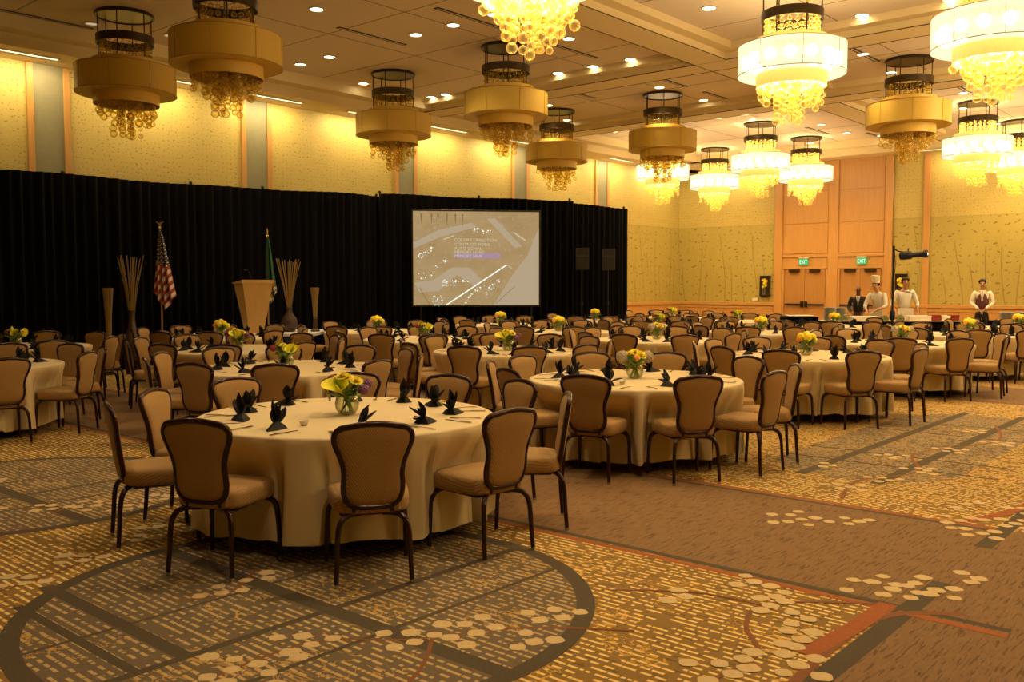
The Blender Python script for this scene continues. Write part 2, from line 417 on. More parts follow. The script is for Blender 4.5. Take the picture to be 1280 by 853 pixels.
# hairline joints of the ceiling panels
ce.mi = 2
for x in (-12.8, -10.9, -6.02, -4.1, -2.6):
    for y0, y1 in ((4, 14.9), (15.97, 19.35), (20.43, 27.2)): ce.box(x - 0.006, x + 0.006, y0, y1, ZC - 0.003, ZC)
for y in (6.0, 8.0, 10.0, 12.0, 13.9, 17.6, 22.3, 24.8):
    ce.box(-15.6, -8.95, y - 0.005, y + 0.005, ZC - 0.003, ZC); ce.box(-7.9, -1.1, y - 0.005, y + 0.005, ZC - 0.003, ZC)
struct('ceiling', ce, [M['ceil'], M['beam'], M['beam_groove']], smooth=False)

# left wall: grey-green pilasters between maple trims
n_trim = 0
def trim(mb, mat):
    global n_trim; n_trim += 1
    return struct('trim_%d' % n_trim, mb, mat)
for y0 in (2.5, 6.72, 10.92, 15.12, 19.4, 23.3):
    trim(MB().bevbox(XL, XL + 0.05, y0, y0 + 0.11, 0, 5.40), M['maple'])
    trim(MB().bevbox(XL, XL + 0.05, y0 + 0.62, y0 + 0.73, 0, 5.40), M['maple'])
    trim(MB().box(XL, XL + 0.02, y0 + 0.11, y0 + 0.62, 0, 5.40), M['pilaster'])
# wainscots
def wainscot_x(x0, x1, name):
    wm = MB().box(x0, x1, YB - 0.03, YB, 0.12, 0.90)
    wm.bevbox(x0, x1, YB - 0.07, YB, 0.90, 1.0, 0.01); wm.box(x0, x1, YB - 0.05, YB, 0.80, 0.86)
    n = max(1, round((x1 - x0) / 0.95)); d = (x1 - x0) / n
    for i in range(n): wm.bevbox(x0 + i * d + 0.05, x0 + (i + 1) * d - 0.05, YB - 0.042, YB, 0.16, 0.78, 0.008)
    struct(name, wm, M['maple'])
wainscot_x(XL, -13.32, 'trim_20'); wainscot_x(-9.62, XR, 'trim_21')
wm = MB().box(XL, XL + 0.03, 18, YB, 0.12, 0.90); wm.bevbox(XL, XL + 0.07, 18, YB, 0.90, 1.0, 0.01)
for i in range(10): wm.bevbox(XL, XL + 0.042, 18.05 + i * 1.03, 18.98 + i * 1.03, 0.16, 0.78, 0.008)
struct('trim_22', wm, M['maple'])
struct('baseboard_back', MB().box(XL, XR, YB - 0.05, YB, 0, 0.12), M['maple_dark'])
struct('baseboard_left', MB().box(XL, XL + 0.05, YF, YB, 0, 0.12), M['maple_dark'])
for x in (-8.67, -4.4, -0.2): trim(MB().bevbox(x - 0.09, x + 0.09, YB - 0.06, YB, 0, 5.40), M['maple'])
# maple door bay
bay = MB().box(-13.32, -9.62, YB - 0.04, YB, 2.12, 5.40)
for x0, x1 in ((-13.32, -13.06), (-11.55, -11.25), (-9.84, -9.62)): bay.bevbox(x0, x1, YB - 0.10, YB, 0, 5.40, 0.01)
bay.box(-13.06, -12.98, YB - 0.04, YB, 0, 2.12); bay.box(-11.63, -11.55, YB - 0.04, YB, 0, 2.12); bay.box(-11.25, -11.17, YB - 0.04, YB, 0, 2.12)
for x0, x1 in ((-13.06, -11.55), (-11.25, -9.84)):
    for z0, z1 in ((2.55, 3.44), (3.50, 4.42), (4.48, 5.32)): bay.bevbox(x0 + 0.03, x1 - 0.03, YB - 0.055, YB, z0, z1, 0.006)
    bay.bevbox(x0, x1, YB - 0.075, YB, 2.44, 2.51, 0.005); bay.bevbox(x0, x1, YB - 0.07, YB, 2.07, 2.14, 0.005)
    for xx in (x0, x1 - 0.07): bay.bevbox(xx, xx + 0.07, YB - 0.07, YB, 0, 2.10, 0.005)
struct('trim_23', bay, M['maple'])
nd = 0
for x0, x1 in ((-12.98, -11.63), (-11.17, -9.92)):
    nd += 1; mid = (x0 + x1) / 2
    d = struct('door_%d' % nd, MB().bevbox(x0 + 0.01, mid - 0.004, YB - 0.045, YB, 0.01, 2.06, 0.004).bevbox(mid + 0.004, x1 - 0.01, YB - 0.045, YB, 0.01, 2.06, 0.004), M['maple_dark'])
    for s in (-1, 1):
        c = mid + s * (x1 - x0) / 4
        MB().bevbox(c - 0.30, c + 0.30, YB - 0.105, YB - 0.06, 0.93, 0.975, 0.006).bevbox(mid + s * 0.03, mid + s * 0.10, YB - 0.12, YB - 0.045, 0.86, 1.05, 0.006).build('push_bar', M['black_metal'], d)
        MB().bevbox(c - 0.17, c + 0.17, YB - 0.12, YB - 0.045, 1.97, 2.05, 0.006).build('door_closer', M['bronze'], d)

# ------------------------------------------------------------------ ceiling fittings
can_trim_me = MB().lathe([(0.095, 0.0), (0.125, 0.0), (0.128, -0.012), (0.10, -0.016), (0.095, 0.0)], 24, cap0=False, cap1=False).mesh('can_trim', M['can_trim'])
can_lamp_me = MB().lathe([(0.096, -0.004), (0.06, -0.010), (0.004, -0.012)], 24, cap0=False).mesh('can_lamp', M['can_glow'])
can_dim_me = MB().lathe([(0.096, -0.004), (0.06, -0.010), (0.004, -0.012)], 24, cap0=False).mesh('can_lamp_dim', M['can_dim'])
ORD = ['first', 'second', 'third', 'fourth', 'fifth', 'sixth', 'seventh', 'eighth', 'ninth', 'tenth', 'eleventh', 'twelfth']
spot_ld = {}
def spot_data(power):
    if power not in spot_ld:
        ld = bpy.data.lights.new('downlight_beam', 'SPOT'); ld.energy = power; ld.color = WARM
        ld.spot_size = radians(100); ld.spot_blend = 0.8; ld.shadow_soft_size = 0.09; spot_ld[power] = ld
    return spot_ld[power]
def downlight(x, y, on, label, power=P_DOWN):
    t = empty('downlight', (x, y, ZC), 0, label, 'ceiling light', 'recessed downlights in the coffered ceiling')
    put('trim_ring', can_trim_me, t); put('lamp', can_lamp_me if on else can_dim_me, t)
    if on:
        l = bpy.data.objects.new('downlight_beam', spot_data(power)); COL.objects.link(l); l.parent = t; l.location = (0, 0, -0.03)
left_x = (-14.95, -13.95, -11.75, -10.85, -9.93)
right_x = (-7.22, -6.60, -5.6, -4.3, -2.2)
rows = ((9.0, (-11.8, -9.93), ()), (11.0, (-14.95, -14.05, -11.72, -10.83, -9.93), (-5.6, -2.2)), (12.9, (-15.35, -9.92), (-7.22, -2.2)),
        (14.82, (-15.3, -14.85, -13.9, -11.67, -10.81, -9.94), (-5.6, -4.3, -2.2)),
        (17.3, (-13.9, -10.85), (-6.5, -4.4)), (19.15, (-14.77, -10.83), (-6.62, -4.4)),
        (21.4, (-14.87, -13.9, -11.67, -10.96), (-6.62, -4.4)), (22.2, (-11.14,), (-6.1,)), (24.1, (-13.94, -10.12), (-6.62, -4.4)), (25.9, (-12.8, -10.14), (-6.6, -4.4)), (27.0, (-11.66, -9.6), (-6.6, -4.4)))
for ri, (y, lx, rx) in enumerate(rows):
    near = y < 15
    for side, xs in (('left', lx), ('right', rx)):
        for i, x in enumerate(xs):
            downlight(x, y, True, 'recessed downlight, %s from left in the %s row of the %s ceiling bays' % (ORD[i], ORD[ri], side),
                      P_DOWN * (FRONT_DOWN if (near and x < -8) else 1.0))
for i, (x, y) in enumerate(((-15.2, 7.1), (-14.9, 8.3))):
    downlight(x, y, False, 'switched-off recessed downlight %s the leftmost chandelier' % ('left of' if i == 0 else 'right beside'))
# downlights behind and beside the camera, same fittings
for x, y in ((-11.8, 2.0), (-8.0, 2.0), (-5.2, 3.6), (-3.0, 5.0), (-1.0, 2.0), (1.5, 8.0), (-6.9, 6.2), (2.0, 14.0), (2.0, 20.0)):
    l = bpy.data.objects.new('downlight_beam', spot_data(P_DOWN * (1.25 if x < -4 else 1.5))); COL.objects.link(l); l.location = (x, y, 5.5)
# lit chandeliers of the same rows that hang outside the frame
for x, y in ((2.0, 7.2), (2.0, 12.8), (2.0, 18.0), (-3.2, 18.0), (-3.2, 23.6)):
    ld = bpy.data.lights.get('chandelier_far')
    if ld is None:
        ld = bpy.data.lights.new('chandelier_far', 'POINT'); ld.energy = P_CHAND; ld.color = (1.0, 0.72, 0.36); ld.shadow_soft_size = 0.6
    l = bpy.data.objects.new('chandelier_far', ld); COL.objects.link(l); l.location = (x, y, 4.75)
# linear slot diffusers
for i, (x, y, a) in enumerate(((-12.36, 10.6, 1), (-10.37, 10.9, 1), (-10.37, 13.6, 1), (-15.5, 6.5, 1), (-10.38, 19.1, 1), (-9.7, 27.0, 1), (-12.6, 16.6, 1), (-6.5, 17.3, 1), (-4.6, 11.2, 1), (-10.4, 16.9, 1), (-6.0, 21.6, 1), (-10.6, 25.0, 1))):
    t = empty('air_slot', (x, y, ZC), 0, 'narrow dark linear air slot in the ceiling, %s of its kind from the camera' % ORD[i], 'air vent', 'linear air slots')
    MB().bevbox(-0.05, 0.05, -0.75, 0.75, -0.008, 0, 0.002).build('slot_plate', M['slot'], t)
    MB().box(-0.012, 0.012, -0.72, 0.72, -0.012, -0.008).build('slot_blade', M['can_trim'], t)
wash = bpy.data.lights.new('wall_wash', 'AREA'); wash.shape = 'RECTANGLE'; wash.size = 0.10; wash.size_y = 1.7; wash.energy = P_WASH * 4; wash.color = (1.0, 0.74, 0.36)
for i, y in enumerate((6.4, 8.9, 11.4, 13.9, 16.4, 18.9, 21.4, 23.9, 26.4)):
    t = empty('slot_light', (-16.32, y, 5.40), 0, 'linear slot light, %s along the left wall soffit' % ORD[i], 'ceiling light', 'linear slot lights')
    MB().bevbox(-0.07, 0.07, -0.66, 0.66, -0.012, 0, 0.003).build('housing', M['can_trim'], t)
    MB().box(-0.035, 0.035, -0.62, 0.62, -0.016, -0.012).build('diffuser', M['slot_glow'], t)
    l = bpy.data.objects.new('wall_wash', wash); COL.objects.link(l); l.parent = t; l.location = (-0.1, 0, -0.03); l.rotation_euler = (0, radians(14), 0)
for i, x in enumerate((-15.0, -8.2, -6.0, -3.5)):
    t = empty('slot_light', (x, 27.85, 5.40), 0, 'linear slot light in the end wall soffit, %s from the left' % ORD[i], 'ceiling light', 'linear slot lights')
    MB().bevbox(-0.66, 0.66, -0.07, 0.07, -0.012, 0, 0.003).build('housing', M['can_trim'], t)
    MB().box(-0.62, 0.62, -0.035, 0.035, -0.016, -0.012).build('diffuser', M['slot_glow'], t)
    l = bpy.data.objects.new('wall_wash', wash); COL.objects.link(l); l.parent = t; l.location = (0, 0, -0.03); l.rotation_euler = (radians(14), 0, radians(90))

# ------------------------------------------------------------------ chandeliers
def shade_mat(name, lit):
    m = NT(name); x, y, z = m.xyz()
    ang = m.math('ARCTAN2', y, x)
    weave = m.noise(4.0, m.vec(ang * 30.0, z * 3.0, 0.0), 4, 0.6)
    if lit:
        c = m.mix(weave, (1.0, 0.82, 0.42), (1.0, 0.91, 0.60))
        e = m.node('ShaderNodeEmission'); m.link(c, e.inputs[0]); e.inputs[1].default_value = 1.2
        tr = m.node('ShaderNodeBsdfTransparent'); mx = m.node('ShaderNodeMixShader')
        m.setin(mx.inputs[0], weave * 0.14 + 0.18); m.link(e.outputs[0], mx.inputs[1]); m.link(tr.outputs[0], mx.inputs[2])
        m.link(mx.outputs[0], m.out.inputs[0])
    else:
        c = m.mix(weave, (0.54, 0.36, 0.045), (0.78, 0.54, 0.095)); m.base(c); m.p(Roughness=0.5, Metallic=0.0)
    return m.mat
M['shade_lit'] = shade_mat('lit_organza_shade', True); M['shade_off'] = shade_mat('gold_organza_shade', False)
def inner_shade(name, lit):
    m = NT(name); x, y, z = m.xyz(); ang = m.math('ARCTAN2', y, x)
    weave = m.noise(4.0, m.vec(ang * 22.0, z * 2.0, 0.0), 3, 0.6)
    if lit:
        m.base(m.mix(weave, (0.8, 0.45, 0.08), (0.95, 0.65, 0.2))); m.p(Roughness=0.5, Emission_Color=m.mix(weave, (1.0, 0.46, 0.045), (1.0, 0.70, 0.20)), Emission_Strength=0.62)
    else:
        m.base(m.mix(weave, (0.62, 0.40, 0.055), (0.88, 0.60, 0.12))); m.p(Roughness=0.5, Metallic=0.0)
    return m.mat
M['tier_lit'] = inner_shade('amber_tier_lit', True); M['tier_off'] = inner_shade('amber_tier', False)
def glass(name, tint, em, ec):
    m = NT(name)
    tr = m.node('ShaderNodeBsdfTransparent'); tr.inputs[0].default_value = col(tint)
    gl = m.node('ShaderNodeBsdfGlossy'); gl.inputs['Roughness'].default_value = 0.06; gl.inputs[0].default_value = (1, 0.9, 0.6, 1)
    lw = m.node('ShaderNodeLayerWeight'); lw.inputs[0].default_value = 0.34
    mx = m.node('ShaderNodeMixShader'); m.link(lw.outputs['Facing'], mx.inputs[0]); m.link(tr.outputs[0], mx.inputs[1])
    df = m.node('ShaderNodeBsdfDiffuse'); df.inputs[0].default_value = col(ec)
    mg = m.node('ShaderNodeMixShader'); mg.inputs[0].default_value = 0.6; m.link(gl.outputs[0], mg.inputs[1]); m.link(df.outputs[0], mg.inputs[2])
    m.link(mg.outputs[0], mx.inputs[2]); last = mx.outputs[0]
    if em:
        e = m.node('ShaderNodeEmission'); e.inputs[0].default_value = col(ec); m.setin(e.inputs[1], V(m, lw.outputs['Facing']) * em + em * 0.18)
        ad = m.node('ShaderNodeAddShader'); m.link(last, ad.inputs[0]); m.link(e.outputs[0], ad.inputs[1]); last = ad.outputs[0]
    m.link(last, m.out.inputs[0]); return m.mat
M['bub_off'] = glass('amber_glass', (0.985, 0.93, 0.70), 0.0, (0.80, 0.60, 0.16))
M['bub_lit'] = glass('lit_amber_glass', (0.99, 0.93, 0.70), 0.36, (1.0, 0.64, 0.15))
M['clear'] = glass('clear_glass', (0.93, 0.95, 0.88), 0.0, (0.4, 0.42, 0.3))
M['bulb'] = emit('bulb', (1.0, 0.88, 0.58), 9.0)
M['brass'] = plain('brass_edge', (0.45, 0.28, 0.08), 0.35, 0.6)
def sphere_mesh(name, r, mat): return MB().ico((0, 0, 0), r).mesh(name, mat, angle=180)
bub_me = {k: [sphere_mesh('glass_bubble', r, M['bub_lit' if k else 'bub_off']) for r in (0.060, 0.050, 0.042)] for k in (0, 1)}
rc = random.Random(3)
def strand_spots():
    out = []
    for R, n, zt, cnt in ((0.43, 13, 4.36, 2), (0.31, 9, 4.40, 3), (0.19, 6, 4.42, 5), (0.08, 3, 4.42, 6)):
        for i in range(n):
            a = 2 * pi * (i + rc.uniform(-.25, .25)) / n; r = R * rc.uniform(0.9, 1.08)
            out.append((r * cos(a), r * sin(a), zt, cnt + rc.choice((-1, 0, 0, 1)) if cnt > 2 else cnt + rc.choice((-1, 0, 1))))
    return out
SP = strand_spots()
rod_me = MB().tube([(0, 0, ZC - 0.04), (0, 0, 5.05)], 0.010, 6).mesh('suspension_rod', M['bronze'])
def chandelier_proto(lit, near):
    t = empty('chandelier', (0, 0, 0))
    sh, ti = (M['shade_lit'], M['tier_lit']) if lit else (M['shade_off'], M['tier_off'])
    MB().lathe([(0.43, 0), (0.44, -0.015), (0.44, -0.05), (0.425, -0.055), (0.41, -0.04), (0.01, -0.04)], 48, (0, 0, ZC), cap0=False).build('ceiling_plate', M['bronze'], t)
    for k in range(6):
        a = 2 * pi * k / 6 + 0.3; put('suspension_rod', rod_me, t, (0.40 * cos(a), 0.40 * sin(a), 0))
    MB().lathe([(0.43, 5.46), (0.43, 5.33), (0.415, 5.33), (0.415, 5.46), (0.43, 5.46)], 48, cap0=False, cap1=False).build('metal_band', M['bronze'], t)
    g = MB()
    for k in range(22):
        a = 2 * pi * k / 22
        for q in range(4): g.ico((0.36 * cos(a), 0.36 * sin(a), 5.36 - q * 0.088 + 0.02 * (k % 2)), 0.036)
        g.tube([(0.36 * cos(a), 0.36 * sin(a), 5.42), (0.36 * cos(a), 0.36 * sin(a), 5.06)], 0.002, 4)
    g.build('upper_bead_curtain', M['bub_lit' if lit else 'bub_off'], t, angle=180)
    MB().lathe([(0.40, 5.085), (0.50, 5.085), (0.50, 4.97)], 48, cap0=False, cap1=False).build('upper_tier', ti, t)
    MB().lathe([(0.50, 4.972), (0.75, 4.97), (0.75, 4.57), (0.49, 4.572)], 64, cap0=False, cap1=False).build('drum_shade', sh, t)
    e = MB()
    for z in (4.97, 4.57): e.tube([(0.752 * cos(2 * pi * k / 48), 0.752 * sin(2 * pi * k / 48), z) for k in range(48)], 0.006, 5, closed=True)
    for k in range(8):
        a = 2 * pi * k / 8; e.tube([(0.753 * cos(a), 0.753 * sin(a), 4.57), (0.753 * cos(a), 0.753 * sin(a), 4.97)], 0.0035, 4)
    e.build('shade_edging', M['brass'], t)
    MB().lathe([(0.49, 4.60), (0.495, 4.57), (0.49, 4.40), (0.48, 4.41), (0.478, 4.57)], 48, cap0=False, cap1=False).build('lower_tier', ti, t)
    if lit:
        for k in range(14):
            a = 2 * pi * (k + 0.5) / 14; MB().sphere((0.63 * cos(a), 0.63 * sin(a), 4.77), 0.085, 12, 8).build('light_bulb', M['bulb'], t)
    # hanging strands of blown-glass bubbles
    for sx, sy, zt, cnt in SP:
        step = 0.098 if near else 0.098
        if near:
            st = MB().tube([(sx, sy, zt + 0.12), (sx, sy, zt - cnt * step + 0.05)], 0.0018, 4).build('strand_wire', M['brass'], t)
            for q in range(cnt):
                b = bpy.data.objects.new('glass_bubble', bub_me[lit][rc.choice((0, 0, 1, 2))]); COL.objects.link(b); b.parent = st
                b.location = (sx + rc.uniform(-.02, .02), sy + rc.uniform(-.02, .02), zt - q * step + rc.uniform(-.02, .02))
        else:
            g = MB(); g.tube([(sx, sy, zt + 0.12), (sx, sy, zt - cnt * step + 0.05)], 0.0018, 4)
            for q in range(cnt): g.ico((sx + rc.uniform(-.02, .02), sy + rc.uniform(-.02, .02), zt - q * step + rc.uniform(-.02, .02)), rc.choice((0.06, 0.05, 0.042)))
            g.build('bubble_strand', M['bub_lit' if lit else 'bub_off'], t, angle=180)
    return t
CH = [  # x, y, lit, near, label
    (-14.3, 7.2, 0, 1, 'unlit gold tiered drum chandelier hanging far left over the black drape'),
    (-11.45, 7.2, 0, 1, 'large unlit gold drum chandelier at upper left, its ceiling plate cut off by the frame'),
    (-14.2, 12.7, 0, 1, 'unlit drum chandelier hanging before the pilaster left of the projection screen'),
    (-11.1, 12.6, 0, 1, 'unlit drum chandelier hanging above the projection screen, larger of the two there'),
    (-14.2, 18.0, 0, 0, 'small unlit drum chandelier behind the right edge of the projection screen'),
    (-6.1, 7.3, 1, 1, 'lit chandelier at the top edge showing only its cluster of glass bubbles'),
    (-11.2, 18.0, 0, 0, 'unlit drum chandelier overlapping a lit one near the far corner'),
    (-14.3, 23.0, 1, 0, 'lit chandelier half hidden behind the bubbles of an unlit one'),
    (-14.4, 26.2, 1, 0, 'smallest lit chandelier, nearest the far left corner of the room'),
    (-11.25, 22.9, 1, 0, 'lit chandelier just left of the maple door bay'),
    (-11.35, 26.0, 1, 0, 'lit chandelier directly in front of the tall maple door bay'),
    (-5.83, 12.8, 1, 1, 'brightest large lit drum chandelier at upper right of centre'),
    (-6.0, 18.3, 0, 0, 'unlit gold drum chandelier on the right, among lit ones'),
    (-6.16, 23.6, 1, 0, 'lit chandelier right of the unlit one, before the end wall'),
    (-6.05, 27.0, 1, 0, 'lit chandelier cut by the right frame edge, farthest on the right'),
    (-3.22, 13.0, 1, 1, 'largest lit chandelier cut off in the top right corner'),
    (-3.2, 7.2, 1, 1, 'lit chandelier above the frame showing only its lowest glass bubbles')]
protos = {}
for x, y, lit, near, lab in CH:
    k = (lit, near)
    if k not in protos:
        t = protos[k] = chandelier_proto(lit, near); t.location = (x, y, 0)
    else: t = copy_tree(protos[k], (x, y, 0), rc.uniform(0, 6))
    tag(t, lab, 'chandelier', 'tiered drum chandeliers')
    if lit:
        ld = bpy.data.lights.get('chandelier_glow')
        if ld is None:
            ld = bpy.data.lights.new('chandelier_glow', 'POINT'); ld.energy = P_CHAND; ld.color = (1.0, 0.73, 0.38); ld.shadow_soft_size = 0.3
        for zz in (4.28,):
            l = bpy.data.objects.new('chandelier_glow', ld); COL.objects.link(l); l.parent = t; l.location = (0, 0, 4.72)

# ------------------------------------------------------------------ banquet chair
def outline():
    h = [(0.0, 0.000), (0.085, 0.004), (0.13, 0.028), (0.150, 0.075), (0.153, 0.125), (0.149, 0.18), (0.155, 0.235), (0.172, 0.29), (0.190, 0.335),
         (0.201, 0.375), (0.197, 0.41), (0.172, 0.438), (0.125, 0.448), (0.065, 0.458), (0.0, 0.462)]
    full = h + [(-a, b) for a, b in reversed(h[1:-1])]
    return [(p[0], p[1]) for p in catmull([(a, b, 0) for a, b in full], 3, True)]
OUT = outline(); BZ = 0.408
def backpt(x, u, off=0.0):          # lean and slight curve of the back
    v = u / 0.46
    y = -0.225 - 0.055 * v - 0.015 * v * v + 0.35 * x * x * 0.9
    return (x, y - off, BZ + u * 0.975)
def chair_parts(detail):
    P = []
    # seat cushion
    so = []
    for k in range(40):
        a = 2 * pi * k / 40; c, s_ = cos(a), sin(a); e = 0.42
        x = abs(c) ** e * (1 if c > 0 else -1); y = abs(s_) ** e * (1 if s_ > 0 else -1)
        wx = 0.232 - 0.035 * (0.5 - 0.5 * y); so.append((x * wx, y * (0.200 if y > 0 else 0.222) + (0.014 * (1 - x * x) if y > 0 else 0)))
    rings = [[(x * f, y * f, z) for x, y in so] for f, z in ((0.90, 0.368), (0.975, 0.376), (1.0, 0.395), (1.0, 0.435), (0.985, 0.455), (0.93, 0.470), (0.7, 0.478), (0.3, 0.480))]
    P.append(('seat', MB().loft(rings).mesh('seat', M['fabric'], angle=70), None))
    # backrest: cushion both sides
    mb = MB(); cz = 0.25; rings = []
    for f, o in ((0.30, -0.028), (0.6, -0.027), (0.85, -0.022), (0.95, -0.012), (0.965, 0.0), (0.95, 0.010), (0.85, 0.018), (0.6, 0.022), (0.30, 0.023)):
        rings.append([backpt(x * f, cz + (u - cz) * f, o) for x, u in OUT])
    P.append(('backrest', mb.loft(rings).mesh('backrest', M['fabric'], angle=60), None))
    P.append(('back_frame', MB().tube([backpt(x, u) for x, u in OUT], 0.0165, 8, closed=True)
              .tube([(-0.10, -0.17, 0.372), (-0.10, -0.215, 0.385), backpt(-0.10, 0.012)], 0.011, 6)
              .tube([(0.10, -0.17, 0.372), (0.10, -0.215, 0.385), backpt(0.10, 0.012)], 0.011, 6).mesh('back_frame', M['frame'], angle=60), None))
    P.append(('back_panel', MB().bevbox(-0.15, 0.15, -0.218, -0.175, 0.375, 0.46, 0.012).mesh('back_panel', M['fabric']), None))
    P.append(('seat_frame', MB().bevbox(-0.17, 0.17, -0.17, 0.17, 0.352, 0.372, 0.006).mesh('seat_frame', M['frame']), None))
    for sx in (-1, 1):
        rear = catmull([(0.06 * sx, -0.15, 0.362), (0.125 * sx, -0.195, 0.362), (0.168 * sx, -0.228, 0.335), (0.186 * sx, -0.246, 0.27), (0.192 * sx, -0.255, 0.14), (0.198 * sx, -0.265, 0.008)], 4)
        fr = catmull([(0.09 * sx, 0.13, 0.362), (0.165 * sx, 0.150, 0.360), (0.206 * sx, 0.170, 0.33), (0.218 * sx, 0.178, 0.26), (0.222 * sx, 0.184, 0.14), (0.226 * sx, 0.190, 0.008)], 4)
        for pth in (rear, fr):
            foot = pth[-1]
            P.append(('leg', MB().tube(pth, [0.0180 - 0.005 * i / (len(pth) - 1) for i in range(len(pth))], 8).mesh('leg', M['frame'], angle=60),
                      MB().lathe([(0.012, 0.0), (0.0135, 0.004), (0.0125, 0.018), (0.009, 0.02)], 10, (foot[0], foot[1], 0)).mesh('glide', M['glide']) if detail else None))
    return P
CP = chair_parts(True)
def chair(x, y, rz, label, glides=True):
    t = empty('banquet_chair', (x, y, 0.0035), rz, label, 'chair', 'camel fabric banquet chairs around the round tables')
    for nm, me, gl in CP:
        o = put(nm, me, t)
        if gl is not None and glides: put('glide', gl, o)
    return t

# ------------------------------------------------------------------ napkin, cutlery, flowers, cloth
def leaf_petal(mb, base, az, el, ln, wd, curl=0.25):
    pts = []; n = 7
    d = Vector((cos(az) * cos(el), sin(az) * cos(el), sin(el))); side = Vector((-sin(az), cos(az), 0)); up = d.cross(side) * -1
    vs = []
    for i in range(n):
        t = i / (n - 1); ww = wd * (sin(pi * min(1, t * 0.92 + 0.06)) ** 0.8) * (1 if t < 0.97 else 0.05)
        c = Vector(base) + d * ln * t + up * (curl * ln * t * t) * -1
        vs += [c + side * ww - up * ww * 0.35, c + up * 0.004, c - side * ww - up * ww * 0.35, c - up * 0.004 * (1 - t)]
    fs = []
    for i in range(n - 1):
        for j in range(4):
            k = (j + 1) % 4; fs.append((i * 4 + j, i * 4 + k, (i + 1) * 4 + k, (i + 1) * 4 + j))
    mb.add(vs, fs)
def napkin_mesh(seed, tall):
    r = random.Random(seed); mb = MB()
    # folded wedge body
    a = [(-0.01, -0.06, 0), (0.09, -0.035, 0), (0.145, 0.0, 0), (0.09, 0.035, 0), (-0.01, 0.06, 0), (-0.035, 0, 0)]
    b = [(0.0, -0.040, 0.026), (0.065, -0.016, 0.026), (0.095, 0.0, 0.022), (0.065, 0.016, 0.026), (0.0, 0.040, 0.026), (-0.02, 0, 0.024)]
    c = [(0.012, -0.012, 0.046), (0.03, -0.008, 0.046), (0.035, 0.0, 0.045), (0.03, 0.008, 0.046), (0.012, 0.012, 0.046), (0.0, 0, 0.046)]
    mb.loft([a, b, c])
    els = (4, 14, 28, 45, 66) if not tall else (25, 50, 72, 90, 106)
    for i, e in enumerate(els):
        leaf_petal(mb, (0.02, r.uniform(-.01, .01), 0.022 + 0.006 * i), pi + r.uniform(-.45, .45) + (0.35 if i % 2 else -0.35), radians(e + r.uniform(-5, 5)), r.uniform(0.095, 0.125) * (1.12 if tall else 1), r.uniform(0.022, 0.032), r.uniform(-.1, .3))
    return mb.mesh('folded_napkin', M['napkin'], angle=30)
NAP = [napkin_mesh(i, i % 2) for i in range(6)]
knife_me = MB().loft([[(-0.008, -0.11, 0.001), (0.008, -0.11, 0.001), (0.008, -0.11, 0.005), (-0.008, -0.11, 0.005)], [(-0.009, -0.02, 0.001), (0.009, -0.02, 0.001), (0.009, -0.02, 0.006), (-0.009, -0.02, 0.006)],
                      [(-0.006, 0.0, 0.001), (0.006, 0.0, 0.001), (0.006, 0.0, 0.004), (-0.006, 0.0, 0.004)], [(-0.007, 0.02, 0.001), (0.010, 0.02, 0.001), (0.010, 0.02, 0.003), (-0.007, 0.02, 0.003)],
                      [(-0.005, 0.11, 0.001), (0.008, 0.11, 0.001), (0.008, 0.11, 0.002), (-0.005, 0.11, 0.002)]]).mesh('table_knife', M['steel'])
fk = MB().loft([[(-0.010, -0.10, 0.001), (0.010, -0.10, 0.001), (0.010, -0.10, 0.004), (-0.010, -0.10, 0.004)], [(-0.004, -0.02, 0.004), (0.004, -0.02, 0.004), (0.004, -0.02, 0.007), (-0.004, -0.02, 0.007)],
                [(-0.004, 0.03, 0.003), (0.004, 0.03, 0.003), (0.004, 0.03, 0.006), (-0.004, 0.03, 0.006)], [(-0.012, 0.05, 0.001), (0.012, 0.05, 0.001), (0.012, 0.05, 0.004), (-0.012, 0.05, 0.004)], [(-0.012, 0.062, 0.001), (0.012, 0.062, 0.001), (0.012, 0.062, 0.004), (-0.012, 0.062, 0.004)]])
for i in range(4): fk.box(-0.012 + i * 0.0068, -0.0085 + i * 0.0068, 0.06, 0.10, 0.002, 0.004)
fork_me = fk.mesh('table_fork', M['steel'])

